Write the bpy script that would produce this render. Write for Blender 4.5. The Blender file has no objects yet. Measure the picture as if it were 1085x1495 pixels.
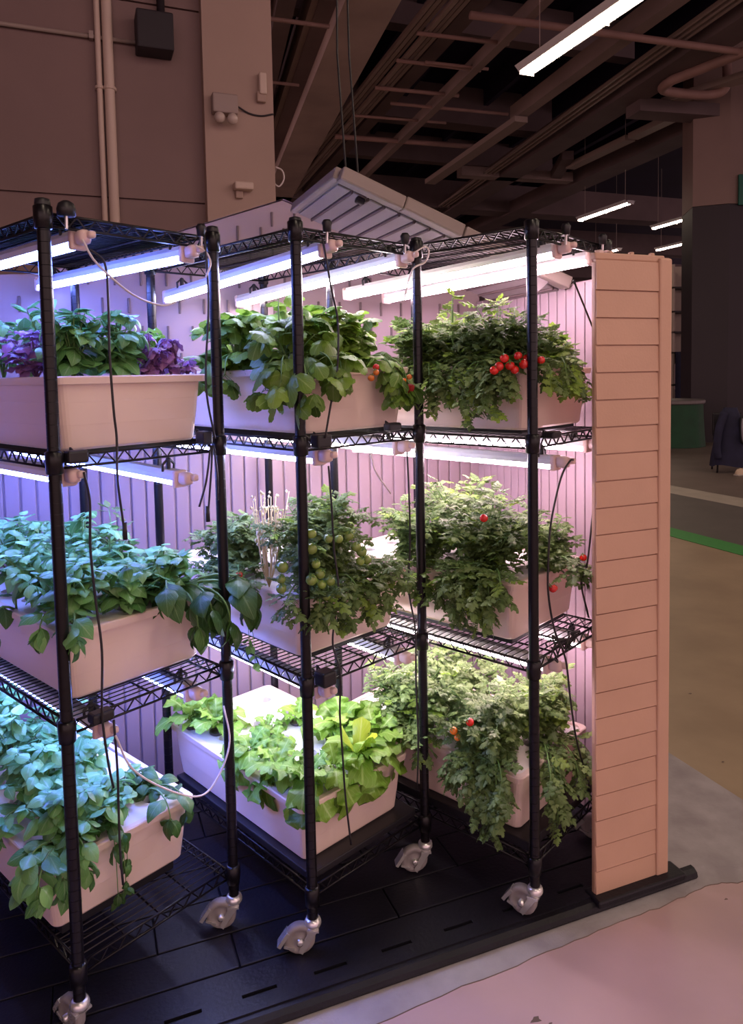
import bpy, bmesh, math, random
from mathutils import Vector, Matrix, Euler
R = math.radians
C = bpy.context.scene.collection
S = bpy.context.scene

# ------------------------------------------------------------------ camera
cam_d = bpy.data.cameras.new('camera'); cam = bpy.data.objects.new('camera', cam_d); C.objects.link(cam)
pitch, roll = R(3.66), R(-1.10)
fw = Vector((0, math.cos(pitch), -math.sin(pitch))); up0 = Vector((0, math.sin(pitch), math.cos(pitch))); r0 = Vector((1, 0, 0))
cr = r0*math.cos(roll) + up0*math.sin(roll); cu = -r0*math.sin(roll) + up0*math.cos(roll)
m = Matrix((cr, cu, -fw)).transposed().to_4x4(); m.translation = (0, 0, 1.5986)
cam.matrix_world = m
cam_d.sensor_fit = 'AUTO'; cam_d.sensor_width = 36
cam_d.lens = 1073.75/1495*36
cam_d.shift_y = -(747.5-613.4)/1495
cam_d.clip_end = 200
S.camera = cam
# ------------------------------------------------------------------ world, exposure
w = bpy.data.worlds.new('world'); S.world = w; w.use_nodes = True
w.node_tree.nodes['Background'].inputs[0].default_value = (1.0, 0.64, 0.66, 1)
w.node_tree.nodes['Background'].inputs[1].default_value = 1.3
S.view_settings.view_transform = 'Standard'; S.view_settings.look = 'None'
S.view_settings.exposure = 0.0; S.view_settings.gamma = 1.0; S.view_settings.use_curve_mapping = False
GROW = 50.0          # radiance of the grow tubes
HALL = 35.0          # radiance of the hall strip lights

# ------------------------------------------------------------------ helpers
def srgb(r, g, b):
    f = lambda c: (c/255/12.92) if c/255 <= 0.04045 else ((c/255+0.055)/1.055)**2.4
    return (f(r), f(g), f(b), 1)

def mat(name, col, rough=0.5, metal=0.0, noise=0.0, nscale=20.0, col2=None, bump=0.0, bscale=60.0, emit=None, spec=0.5, coat=0.0, rnd=0.0):
    M = bpy.data.materials.new(name); M.use_nodes = True
    nt = M.node_tree; b = nt.nodes['Principled BSDF']
    b.inputs['Base Color'].default_value = col; b.inputs['Roughness'].default_value = rough
    b.inputs['Metallic'].default_value = metal; b.inputs['Specular IOR Level'].default_value = spec
    b.inputs['Coat Weight'].default_value = coat
    tc = nt.nodes.new('ShaderNodeTexCoord')
    last = None
    if noise or col2:
        n = nt.nodes.new('ShaderNodeTexNoise'); n.inputs['Scale'].default_value = nscale; n.inputs['Detail'].default_value = 5
        nt.links.new(tc.outputs['Object'], n.inputs['Vector'])
        mx = nt.nodes.new('ShaderNodeMix'); mx.data_type = 'RGBA'
        cr_ = nt.nodes.new('ShaderNodeMapRange'); cr_.inputs[1].default_value = 0.35; cr_.inputs[2].default_value = 0.65
        nt.links.new(n.outputs['Fac'], cr_.inputs[0]); nt.links.new(cr_.outputs[0], mx.inputs['Factor'])
        mx.inputs['A'].default_value = col
        mx.inputs['B'].default_value = col2 if col2 else tuple(c*(1-noise) for c in col[:3]) + (1,)
        last = mx.outputs['Result']
    if rnd:
        oi = nt.nodes.new('ShaderNodeObjectInfo'); hv = nt.nodes.new('ShaderNodeHueSaturation')
        mr = nt.nodes.new('ShaderNodeMapRange'); mr.inputs[3].default_value = 1-rnd; mr.inputs[4].default_value = 1+rnd
        nt.links.new(oi.outputs['Random'], mr.inputs[0]); nt.links.new(mr.outputs[0], hv.inputs['Value'])
        if last: nt.links.new(last, hv.inputs['Color'])
        else: hv.inputs['Color'].default_value = col
        last = hv.outputs['Color']
    if last: nt.links.new(last, b.inputs['Base Color'])
    if bump:
        n2 = nt.nodes.new('ShaderNodeTexNoise'); n2.inputs['Scale'].default_value = bscale; n2.inputs['Detail'].default_value = 4
        nt.links.new(tc.outputs['Object'], n2.inputs['Vector'])
        bp = nt.nodes.new('ShaderNodeBump'); bp.inputs['Strength'].default_value = bump; bp.inputs['Distance'].default_value = 0.01
        nt.links.new(n2.outputs['Fac'], bp.inputs['Height']); nt.links.new(bp.outputs['Normal'], b.inputs['Normal'])
    if emit:
        b.inputs['Emission Color'].default_value = tuple(emit[:3]) + (1,); b.inputs['Emission Strength'].default_value = emit[3]
    return M

def leaf_mat(name, col, col2, vein, rough=0.42, trans=0.3, tcol=None, rnd=0.25):
    """leaf: base colour varies from leaf to leaf, pale midrib and side veins from the leaf's own UV"""
    M = bpy.data.materials.new(name); M.use_nodes = True; nt = M.node_tree; b = nt.nodes['Principled BSDF']
    N = nt.nodes.new; L = nt.links.new
    oi = N('ShaderNodeObjectInfo'); mx = N('ShaderNodeMix'); mx.data_type = 'RGBA'
    mx.inputs['A'].default_value = col; mx.inputs['B'].default_value = col2; L(oi.outputs['Random'], mx.inputs['Factor'])
    uv = N('ShaderNodeUVMap'); sp = N('ShaderNodeSeparateXYZ'); L(uv.outputs['UV'], sp.inputs[0])
    ab = N('ShaderNodeMath'); ab.operation = 'SUBTRACT'; L(sp.outputs['X'], ab.inputs[0]); ab.inputs[1].default_value = 0.5
    a2 = N('ShaderNodeMath'); a2.operation = 'ABSOLUTE'; L(ab.outputs[0], a2.inputs[0])
    mid = N('ShaderNodeMath'); mid.operation = 'LESS_THAN'; L(a2.outputs[0], mid.inputs[0]); mid.inputs[1].default_value = 0.035
    sv = N('ShaderNodeMath'); sv.operation = 'MULTIPLY_ADD'; L(a2.outputs[0], sv.inputs[0]); sv.inputs[1].default_value = -0.9; L(sp.outputs['Y'], sv.inputs[2])
    s2 = N('ShaderNodeMath'); s2.operation = 'MULTIPLY'; L(sv.outputs[0], s2.inputs[0]); s2.inputs[1].default_value = 38
    s3 = N('ShaderNodeMath'); s3.operation = 'SINE'; L(s2.outputs[0], s3.inputs[0])
    s4 = N('ShaderNodeMapRange'); L(s3.outputs[0], s4.inputs[0]); s4.inputs[1].default_value = 0.8; s4.inputs[2].default_value = 1.0; s4.inputs[4].default_value = 0.45
    mxx = N('ShaderNodeMath'); mxx.operation = 'MAXIMUM'; L(mid.outputs[0], mxx.inputs[0]); L(s4.outputs[0], mxx.inputs[1])
    hf = N('ShaderNodeMath'); hf.operation = 'MULTIPLY'; L(mxx.outputs[0], hf.inputs[0]); hf.inputs[1].default_value = 0.6
    m2 = N('ShaderNodeMix'); m2.data_type = 'RGBA'; L(hf.outputs[0], m2.inputs['Factor']); L(mx.outputs['Result'], m2.inputs['A']); m2.inputs['B'].default_value = vein
    hs = N('ShaderNodeHueSaturation'); mr = N('ShaderNodeMapRange'); mr.inputs[3].default_value = 1-rnd; mr.inputs[4].default_value = 1+rnd
    ml = N('ShaderNodeMath'); ml.operation = 'MULTIPLY'; L(oi.outputs['Random'], ml.inputs[0]); ml.inputs[1].default_value = 7.31
    fr = N('ShaderNodeMath'); fr.operation = 'FRACT'; L(ml.outputs[0], fr.inputs[0]); L(fr.outputs[0], mr.inputs[0])
    L(mr.outputs[0], hs.inputs['Value']); L(m2.outputs['Result'], hs.inputs['Color'])
    L(hs.outputs['Color'], b.inputs['Base Color']); b.inputs['Roughness'].default_value = rough; b.inputs['Specular IOR Level'].default_value = 0.45
    bp = N('ShaderNodeBump'); bp.inputs['Strength'].default_value = 0.35; bp.inputs['Distance'].default_value = 0.004; bp.invert = True
    L(mxx.outputs[0], bp.inputs['Height']); L(bp.outputs['Normal'], b.inputs['Normal'])
    tr = N('ShaderNodeBsdfTranslucent'); ms = N('ShaderNodeMixShader'); ms.inputs[0].default_value = trans
    if tcol: tr.inputs['Color'].default_value = tcol
    else: L(hs.outputs['Color'], tr.inputs['Color'])
    out = nt.nodes['Material Output']
    L(b.outputs[0], ms.inputs[1]); L(tr.outputs[0], ms.inputs[2]); L(ms.outputs[0], out.inputs['Surface'])
    return M

class MB:
    def __init__(s): s.v = []; s.f = []; s.mi = []
    def add(s, vs, fs, mi=0):
        o = len(s.v); s.v += [tuple(v) for v in vs]; s.f += [tuple(i+o for i in f) for f in fs]; s.mi += [mi]*len(fs); return s
    def box(s, c, d, M=None, mi=0, taper=1.0):
        x, y, z = (k/2 for k in d); vs = []
        for sz in (-1, 1):
            k = taper if sz < 0 else 1
            for sx, sy in ((-1, -1), (1, -1), (1, 1), (-1, 1)): vs.append(Vector((sx*x*k, sy*y*k, sz*z)))
        if M: vs = [M @ v for v in vs]
        vs = [v + Vector(c) for v in vs]
        return s.add(vs, [(3, 2, 1, 0), (4, 5, 6, 7), (0, 1, 5, 4), (1, 2, 6, 5), (2, 3, 7, 6), (3, 0, 4, 7)], mi)
    def bbox(s, a, b, mi=0):
        return s.box([(p+q)/2 for p, q in zip(a, b)], [abs(q-p) for p, q in zip(a, b)], mi=mi)
    def rbox(s, c, d, bev, M=None, mi=0):
        """box with bevelled edges"""
        bm = bmesh.new(); bmesh.ops.create_cube(bm, size=1); bmesh.ops.scale(bm, vec=d, verts=bm.verts)
        bmesh.ops.bevel(bm, geom=list(bm.edges), offset=bev, segments=2, affect='EDGES', profile=0.5)
        bm.verts.index_update(); vs = [v.co.copy() for v in bm.verts]; fs = [[v.index for v in f.verts] for f in bm.faces]; bm.free()
        if M: vs = [M @ v for v in vs]
        return s.add([v + Vector(c) for v in vs], fs, mi)
    def tube(s, pts, r, n=6, mi=0, caps=True):
        pts = [Vector(p) for p in pts]; rings = []; k = len(pts)
        t0 = (pts[1]-pts[0]).normalized(); a = t0.orthogonal().normalized(); o = len(s.v)
        for i, p in enumerate(pts):
            t = (pts[min(i+1, k-1)]-pts[max(i-1, 0)]).normalized()
            a = (a - t*a.dot(t)); a = a.normalized() if a.length > 1e-6 else t.orthogonal().normalized(); b = t.cross(a)
            rr = r[i] if isinstance(r, (list, tuple)) else r
            for j in range(n):
                q = 2*math.pi*j/n; s.v.append(tuple(p + (a*math.cos(q)+b*math.sin(q))*rr))
        for i in range(k-1):
            for j in range(n):
                s.f.append((o+i*n+j, o+i*n+(j+1) % n, o+(i+1)*n+(j+1) % n, o+(i+1)*n+j)); s.mi.append(mi)
        if caps:
            s.f.append(tuple(o+j for j in reversed(range(n)))); s.f.append(tuple(o+(k-1)*n+j for j in range(n))); s.mi += [mi, mi]
        return s
    def lathe(s, prof, n=16, c=(0, 0, 0), M=None, mi=0):
        o = len(s.v); k = len(prof)
        for r, z in prof:
            for j in range(n):
                q = 2*math.pi*j/n; v = Vector((r*math.cos(q), r*math.sin(q), z))
                if M: v = M @ v
                s.v.append(tuple(v+Vector(c)))
        for i in range(k-1):
            for j in range(n):
                s.f.append((o+i*n+j, o+i*n+(j+1) % n, o+(i+1)*n+(j+1) % n, o+(i+1)*n+j)); s.mi.append(mi)
        s.f.append(tuple(o+j for j in reversed(range(n)))); s.f.append(tuple(o+(k-1)*n+j for j in range(n))); s.mi += [mi, mi]
        return s
    def mesh(s, name, mats, smooth=False):
        me = bpy.data.meshes.new(name); me.from_pydata(s.v, [], s.f)
        for mm in (mats if isinstance(mats, (list, tuple)) else [mats]): me.materials.append(mm)
        me.polygons.foreach_set('material_index', s.mi)
        if smooth: me.polygons.foreach_set('use_smooth', [True]*len(me.polygons))
        me.update(); return me

def obj(name, me, parent=None, loc=(0, 0, 0), rot=(0, 0, 0), sc=None):
    o = bpy.data.objects.new(name, me); C.objects.link(o)
    if parent: o.parent = parent
    o.location = loc; o.rotation_euler = rot
    if sc: o.scale = sc if isinstance(sc, (tuple, list)) else (sc, sc, sc)
    return o
def part(name, mb, mats, parent, smooth=False, **k): return obj(name, mb.mesh(name, mats, smooth), parent, **k)
def tag(o, label, cat, group=None):
    o['label'] = label; o['category'] = cat
    if group: o['group'] = group
    return o
def empty(name, label, cat, loc=(0, 0, 0), rz=0, group=None):
    o = bpy.data.objects.new(name, None); C.objects.link(o); o.location = loc; o.rotation_euler = (0, 0, rz); o.empty_display_size = 0.05
    return tag(o, label, cat, group)
def struct(o): o['kind'] = 'structure'; return o
def stuff(o): o['kind'] = 'stuff'; return o

def spline(pts, k=6):
    pts = [Vector(p) for p in pts]
    if len(pts) < 3: return pts
    out = []; P = [pts[0]*2-pts[1]] + pts + [pts[-1]*2-pts[-2]]
    for i in range(1, len(P)-2):
        a, b, c, d = P[i-1:i+3]
        for j in range(k):
            t = j/k
            out.append(0.5*((2*b) + (c-a)*t + (2*a-5*b+4*c-d)*t*t + (3*b-a-3*c+d)*t**3))
    out.append(pts[-1]); return out

# ------------------------------------------------------------------ frames
SHED_O = Vector((0.8899, 2.1873, 0)); SHED_A = R(21.5)           # front right corner of the shed; +x to the right along the front, +y into the shed
RACK_O = [Vector((-0.7202, 1.6578, 0)), Vector((-0.1852, 1.9045, 0)), Vector((0.4414, 2.0111, 0))]
RACK_A = [R(48.38), R(44.0), R(47.8)]
def shed(s, d, z=0):
    return SHED_O + Vector((s*math.cos(SHED_A)-d*math.sin(SHED_A), s*math.sin(SHED_A)+d*math.cos(SHED_A), z))
def rk(k, u, v, z=0):
    a = RACK_A[k]; return RACK_O[k] + Vector((u*math.cos(a)-v*math.sin(a), u*math.sin(a)+v*math.cos(a), z))
DECK = 0.035
RW, RL = 0.457, 0.775

# ------------------------------------------------------------------ materials
m_post = mat('black_coated_steel', (0.005, 0.004, 0.006, 1), 0.30, spec=0.35)
m_black = mat('black_plastic', (0.012, 0.011, 0.015, 1), 0.45)
m_deck = mat('black_deck_plastic', (0.009, 0.008, 0.015, 1), 0.50, spec=0.35, noise=0.45, nscale=6, bump=0.15, bscale=90)
m_chrome = mat('zinc_steel', (0.82, 0.80, 0.80, 1), 0.25, metal=0.7, noise=0.15)
m_wheel = mat('grey_rubber', (0.30, 0.27, 0.27, 1), 0.45, noise=0.2)
m_planter = mat('white_planter_plastic', (0.78, 0.62, 0.55, 1), 0.4, noise=0.05, nscale=4)
m_lid = mat('white_raft', (0.78, 0.74, 0.70, 1), 0.55, noise=0.06, nscale=15)
m_cup = mat('net_cup', (0.07, 0.05, 0.05, 1), 0.6)
m_rock = mat('growing_medium', (0.12, 0.08, 0.06, 1), 0.9, noise=0.5, nscale=120, bump=0.6)
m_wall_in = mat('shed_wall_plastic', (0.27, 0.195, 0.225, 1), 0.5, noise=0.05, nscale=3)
m_slot = mat('slot_shadow', (0.11, 0.075, 0.08, 1), 0.7)
m_siding = mat('tan_siding_plastic', (0.56, 0.35, 0.25, 1), 0.55, noise=0.07, nscale=5, bump=0.08, bscale=140)
m_roof = mat('grey_roof_plastic', (0.24, 0.205, 0.215, 1), 0.5, noise=0.08, nscale=5)
m_roof_trim = mat('taupe_roof_trim', (0.25, 0.20, 0.18, 1), 0.5, noise=0.08, nscale=5)
m_fixt = mat('white_fixture', (0.72, 0.70, 0.72, 1), 0.4)
m_plug = mat('clear_plug', (0.70, 0.52, 0.50, 1), 0.35)
m_cordb = mat('black_cord', (0.012, 0.010, 0.012, 1), 0.45)
m_cordw = mat('white_cord', (0.65, 0.58, 0.58, 1), 0.45)
m_conc = mat('grey_concrete', (0.46, 0.43, 0.45, 1), 0.75, col2=(0.34, 0.31, 0.325, 1), nscale=7, bump=0.25, bscale=80)
m_floor = mat('sealed_tan_floor', (0.42, 0.315, 0.205, 1), 0.42, col2=(0.34, 0.25, 0.16, 1), nscale=2.2, bump=0.05, bscale=30)
m_green = mat('green_floor_line', (0.05, 0.30, 0.06, 1), 0.5, noise=0.1)
m_greyband = mat('grey_floor_band', (0.12, 0.105, 0.095, 1), 0.5, noise=0.15, nscale=3)
m_whiteline = mat('white_floor_line', (0.42, 0.37, 0.31, 1), 0.5, noise=0.15, nscale=5)
m_brownfl = mat('brown_floor', (0.17, 0.13, 0.11, 1), 0.5, noise=0.2, nscale=2)
m_stain = mat('dark_floor_stain', (0.16, 0.11, 0.09, 1), 0.6)
m_bwall = mat('brown_painted_wall', (0.23, 0.15, 0.14, 1), 0.7, noise=0.12, nscale=1.2, bump=0.05)
m_bcol = mat('beige_painted_column', (0.42, 0.30, 0.25, 1), 0.7, noise=0.06, nscale=2)
m_pipe_p = mat('cream_painted_pipe', (0.60, 0.47, 0.40, 1), 0.5)
m_dark = mat('dark_painted_box', (0.018, 0.012, 0.018, 1), 0.6)
m_ceil = mat('dark_ceiling', (0.018, 0.011, 0.045, 1), 0.9, noise=0.3, nscale=0.5)
m_beam = mat('grey_brown_beam', (0.32, 0.235, 0.22, 1), 0.8, noise=0.25, nscale=0.8)
m_beam2 = mat('dull_beam', (0.17, 0.12, 0.125, 1), 0.8, noise=0.25, nscale=0.8)
m_pipe = mat('dull_red_pipe', (0.34, 0.20, 0.175, 1), 0.6, noise=0.2, nscale=2)
m_pale = mat('pale_beam', (0.52, 0.40, 0.37, 1), 0.8, noise=0.25, nscale=0.8)
m_cond = mat('grey_conduit', (0.34, 0.26, 0.235, 1), 0.5)
m_pcol = mat('plum_painted_column', (0.024, 0.015, 0.022, 1), 0.6, noise=0.15, nscale=1)
m_tancol = mat('tan_column_band', (0.24, 0.16, 0.14, 1), 0.7, noise=0.1, nscale=1)
m_sign = mat('green_sign', (0.0, 0.09, 0.06, 1), 0.5)
m_drum = mat('green_drape', (0.004, 0.055, 0.02, 1), 0.7, noise=0.25, nscale=6)
m_drumtop = mat('grey_counter_top', (0.14, 0.12, 0.12, 1), 0.5)
m_navy = mat('navy_cloth', (0.014, 0.014, 0.045, 1), 0.85, noise=0.35, nscale=8)
m_shoe = mat('pale_shoe', (0.55, 0.42, 0.30, 1), 0.6, noise=0.2)
m_strap = mat('grey_strap', (0.22, 0.20, 0.24, 1), 0.6)
m_shelfw = mat('pale_shelf', (0.38, 0.30, 0.26, 1), 0.6)
m_hall_l = mat('hall_light_diffuser', (0.9, 0.9, 0.9, 1), 0.5, emit=(1.0, 0.78, 0.60, HALL))
m_tomr = mat('ripe_tomato_skin', (0.62, 0.018, 0.012, 1), 0.2, rnd=0.2, coat=0.3)
m_tomo = mat('orange_tomato_skin', (0.62, 0.16, 0.015, 1), 0.22, rnd=0.2, coat=0.3)
m_tomg = mat('green_tomato_skin', (0.20, 0.30, 0.06, 1), 0.2, rnd=0.25, coat=0.3)
m_calyx = mat('calyx_green', (0.07, 0.18, 0.03, 1), 0.5)
m_berry = mat('strawberry_skin', (0.42, 0.012, 0.012, 1), 0.3, noise=0.5, nscale=300, bump=0.5, bscale=300)
m_stem = mat('green_stem', (0.12, 0.24, 0.06, 1), 0.5)
m_stemp = mat('purple_stem', (0.16, 0.06, 0.13, 1), 0.5)
m_straw = mat('dry_straw_stem', (0.62, 0.50, 0.25, 1), 0.7)
m_flower = mat('pale_flower', (0.72, 0.66, 0.40, 1), 0.6)
L_basil = leaf_mat('basil_leaf', (0.10, 0.29, 0.08, 1), (0.24, 0.50, 0.16, 1), (0.32, 0.52, 0.25, 1), 0.32)
L_basilbig = leaf_mat('broad_basil_leaf', (0.035, 0.11, 0.022, 1), (0.07, 0.17, 0.035, 1), (0.16, 0.28, 0.10, 1), 0.40)
L_purple = leaf_mat('purple_basil_leaf', (0.24, 0.10, 0.26, 1), (0.40, 0.19, 0.42, 1), (0.48, 0.28, 0.50, 1), 0.36)
L_lettuce = leaf_mat('lettuce_leaf', (0.24, 0.42, 0.05, 1), (0.13, 0.30, 0.035, 1), (0.42, 0.58, 0.19, 1), 0.36, trans=0.35)
L_young = leaf_mat('young_lettuce_leaf', (0.55, 0.66, 0.06, 1), (0.48, 0.62, 0.06, 1), (0.68, 0.74, 0.25, 1), 0.36, trans=0.4)
L_straw = leaf_mat('strawberry_leaf', (0.08, 0.18, 0.025, 1), (0.22, 0.38, 0.045, 1), (0.30, 0.42, 0.13, 1), 0.40)
L_tom = leaf_mat('tomato_leaf', (0.085, 0.155, 0.04, 1), (0.20, 0.30, 0.09, 1), (0.28, 0.37, 0.17, 1), 0.45)
L_tomy = leaf_mat('bright_tomato_leaf', (0.20, 0.35, 0.05, 1), (0.28, 0.42, 0.06, 1), (0.36, 0.48, 0.16, 1), 0.42, trans=0.4)

# ================================================================== SETTING: floor
fl = struct(part('floor', MB().bbox((-40, -20, -0.2), (45, 45, -0.004)), m_floor, None, loc=SHED_O, rot=(0, 0, SHED_A)))
# concrete pad round the shed with a ragged edge at the sealed floor (shed frame)
random.seed(3)
pad = [(0.575, 3.2), (0.585, 1.2)]
edge = [(0.58, -0.06), (0.36, -0.085), (0.22, -0.088), (0.14, -0.06), (0.03, -0.062), (-0.10, -0.070), (-0.28, -0.075), (-0.5, -0.085), (-0.77, -0.095), (-1.12, -0.115), (-1.5, -0.125), (-2.1, -0.13), (-3.0, -0.13)]
ee = [(p.x, p.y + random.uniform(-.004, .004)) for p in spline([(a, b, 0) for a, b in edge], 5)]
poly = pad + ee + [(-3.0, 3.2)]
mb = MB(); n = len(poly)
mb.add([(x, y, 0) for x, y in poly] + [(x, y, -0.003) for x, y in poly], [tuple(reversed(range(n)))] + [(i, (i+1) % n, n+(i+1) % n, n+i) for i in range(n)])
part('concrete_pad', mb, m_conc, fl)
# crack where the pad meets the floor
mb = MB(); mb.tube([(x, y, -0.0015) for x, y in ee[8:]], 0.0018, 5); part('crack', mb, m_stain, fl)
def band(name, s0, s1, mm, zz):
    part(name, MB().bbox((s0, -14, -0.003), (s1, 40, zz)), mm, fl)
band('green_line', 3.52, 3.80, m_green, 0.0005); band('grey_band', 3.80, 5.30, m_greyband, 0.0); band('white_line', 5.30, 5.76, m_whiteline, 0.0005)
band('brown_floor_field', 5.76, 40, m_brownfl, 0.0)
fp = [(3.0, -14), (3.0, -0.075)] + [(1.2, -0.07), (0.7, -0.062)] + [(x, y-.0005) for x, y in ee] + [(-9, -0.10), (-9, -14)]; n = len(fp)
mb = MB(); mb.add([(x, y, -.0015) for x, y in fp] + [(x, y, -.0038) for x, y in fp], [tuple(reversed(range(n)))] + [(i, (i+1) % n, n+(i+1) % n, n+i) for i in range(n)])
part('front_light_spill', mb, mat('floor_pink_spill', (0.60, 0.42, 0.43, 1), 0.42, col2=(0.50, 0.35, 0.355, 1), nscale=2.2, bump=0.05, bscale=30), fl)  # pink light spill on the front floor, put into its base colour
# scuffs and stains on the sealed floor
for i in range(26):
    s, d = random.uniform(-1.2, 1.4), random.uniform(-0.9, -0.12)
    if i > 17: s, d = random.uniform(0.7, 1.8), random.uniform(0.2, 2.6)
    mb = MB(); k = 9; rr = random.uniform(.003, .012)*(1.6 if i % 5 == 0 else 1)
    vs = [(s+math.cos(j*6.28/k)*rr*random.uniform(.5, 1.5), d+math.sin(j*6.28/k)*rr*random.uniform(.3, .9), -0.0012) for j in range(k)]
    mb.add(vs, [tuple(range(k))]); part('scuff', mb, m_stain, fl)

# ------------------------------------------------------------------ building wall and column behind (shed frame)
def sbox(name, a, b, mm, parent=None):
    o = obj(name, MB().bbox(a, b).mesh(name, mm), parent)
    if not parent: o.location = SHED_O; o.rotation_euler = (0, 0, SHED_A)
    return o
WD = 4.35
wl = struct(sbox('wall_back', (-9, WD+0.03, -0.004), (-0.62, WD+0.4, 9.3), m_bwall))
for z0, z1 in ((0.0, 1.49), (1.505, 2.97), (2.985, 4.46), (4.475, 9.3)):      # panels between the joints
    for s0, s1 in ((-9, -4.61), (-4.6, -2.605), (-2.595, -0.64)):
        sbox('wall_panel', (s0, WD, z0), (s1, WD+0.031, z1), m_bwall, wl)
struct(sbox('wall_far', (-40, 40, -0.004), (45, 40.4, 9.3), m_beam2))
struct(sbox('wall_left', (-9.4, -6, -0.004), (-9, WD+0.4, 9.3), m_bwall))
col = struct(sbox('column', (-0.64, WD-0.10, -0.004), (-0.085, WD+0.5, 9.3), m_bcol))
# thin conduit and dark box on the wall, tall pipes
t = empty('wall_conduit', 'thin horizontal conduit running to the dark box on the brown wall', 'pipe', SHED_O, SHED_A)
part('pipe', MB().tube([(-8.9, WD-.03, 4.18), (-1.13, WD-.03, 4.15)], .016, 8), m_cond, t, True)
for s in (-1.45, -2.4, -4, -6): part('clamp', MB().bbox((s-.015, WD-.055, 4.13), (s+.015, WD, 4.185)), m_cond, t)
t = empty('junction_box', 'dark square box high on the brown wall beside the tall pipes', 'electrical box', shed(-1.0, WD, 4.2), SHED_A)
part('box', MB().rbox((0.0, -.10, .0), (.27, .20, .28), .012), m_dark, t)
part('feed_pipe', MB().tube([(.06, -.06, .14), (.06, -.06, 4.75)], .03, 8), m_dark, t, True)
for nm, s, r_, lab in (('tall_pipe', -1.405, .021, 'narrow cream vertical pipe, left one of the pair on brown wall'), ('tall_pipe', -1.335, .038, 'wide cream vertical pipe, right one of the pair on brown wall')):
    t = empty(nm, lab, 'pipe', shed(s, WD-.045, 0), SHED_A)
    part('pipe', MB().tube([(0, 0, 0), (0, 0, 8.98)], r_, 12), m_pipe_p, t, True)
    for z in (1.2, 3.78, 6.2): part('clamp', MB().lathe([(r_+.003, -.012), (r_+.008, -.01), (r_+.008, .01), (r_+.003, .012)], 12, (0, 0, z)).box((0, .02, z), (.018+r_*2.2, .03, .02)), m_pipe_p, t)
# things on the column
t = empty('emergency_light', 'grey box with small lamp heads on the beige column', 'light', shed(-0.49, WD-.10, 3.66), SHED_A)
part('box', MB().rbox((0, -.05, .06), (.20, .10, .15), .012), m_cond, t)
for dx in (-.05, .05): part('lamp_head', MB().lathe([(.015, .05), (.038, .03), (.045, 0), (.03, -.02)], 12, (dx, -.09, -.06), Matrix.Rotation(R(60), 3, 'X')), mat('lamp_glass', (.55, .45, .40, 1), .25), t, True)
part('cable', MB().tube(spline([(.1, -.03, .07), (.2, -.01, .03), (.3, -.01, .02), (.40, -.01, .045)]), .007, 6), m_dark, t, True)
t = empty('wall_sensor', 'small pale box above the emergency light on the column', 'sensor', shed(-0.18, WD-.10, 3.92), SHED_A)
part('body', MB().rbox((0, -.035, 0), (.06, .07, .17), .012), m_pipe_p, t); part('base', MB().rbox((-.01, -.025, -.10), (.075, .05, .08), .01), m_bcol, t)
t = empty('camera_box', 'small pale box low on the beige column just above the shed', 'electrical box', shed(-0.36, WD-.10, 3.10), SHED_A)
part('body', MB().rbox((0, -.05, 0), (.15, .10, .06), .012), m_pipe_p, t); part('mount', MB().rbox((-.03, -.02, -.06), (.06, .04, .06), .008), m_bcol, t)
t = empty('loose_wire', 'short white wire loop hanging at the column edge', 'wire', shed(-0.07, WD-.06, 3.2), SHED_A)
part('loop', MB().tube(spline([(0, 0, .10), (.05, -.02, .07), (.06, -.03, 0), (.02, -.02, -.06), (-.03, 0, -.02)]), .007, 6), m_cordw, t, True)

# ------------------------------------------------------------------ ceiling, with its beams, ducts and pipes (shed frame; two end points each)
ce = struct(sbox('ceiling', (-12, -16, 9.0), (45, 42, 9.3), m_ceil))
ce.location = SHED_O
def beam(name, p0, p1, z, wd, h, mm):
    """straight member from p0 to p1 (s, d), extended by its own ends; bottom at z"""
    a, b = Vector((p0[0], p0[1], 0)), Vector((p1[0], p1[1], 0)); L = (b-a).length; an = math.atan2(b.y-a.y, b.x-a.x)
    part(name, MB().box((L/2, 0, h/2), (L, wd, h)), mm, ce, loc=(a.x, a.y, z-9+9), rot=(0, 0, an))
def ln(p, q, d0, d1):
    k = (q[0]-p[0])/(q[1]-p[1]); return ((p[0]+k*(d0-p[1]), d0), (p[0]+k*(d1-p[1]), d1))
beam('beam', *ln((2.55, 8.5), (3.42, 14.7), 2, 24), 7.0, .80, .9, m_pale)
beam('beam', *ln((2.05, 8.5), (2.92, 14.7), 2, 24), 7.25, .35, .9, m_beam2)
beam('beam', *ln((1.42, 8.9), (1.75, 11.0), 2, 20), 7.2, .28, .5, m_beam2)
beam('beam', *ln((1.88, 8.7), (2.4, 12.4), 2, 20), 7.3, .16, .4, m_beam)
beam('beam', *ln((.7, 8.9), (1.2, 12), 2, 20), 7.3, .2, .4, m_beam2)
for i in range(6):
    beam('pipe_run', *ln((3.42+.11*i, 8.2), (3.80+.11*i, 14.6), 3, 22), 7.05+.03*(i % 3), .06+.015*(i % 2), .07, m_cond if i % 2 else m_beam)
beam('cable_tray', *ln((4.25, 8.2), (4.7, 14.6), 3, 22), 7.2, .30, .12, m_beam2)
beam('beam', *ln((5.06, 9.04), (5.82, 16.97), 3, 26), 6.95, .16, .22, m_beam)
beam('beam', *ln((6.85, 7.63), (7.25, 11.61), 3, 12.2), 6.95, .24, .3, m_beam)
beam('light_trunking', *ln((7.2, 11.8), (7.5, 15.5), 11.8, 17), 6.8, .30, .12, m_cond)
for i in range(3):
    beam('pipe_run', *ln((7.72+.13*i, 8.4), (8.66+.13*i, 14.42), 3, 26), 7.0, .05, .06, m_cond)
beam('duct', *ln((8.55, 8.32), (9.55, 15.16), 2, 26), 6.95, .62, .5, m_beam2)
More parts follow.
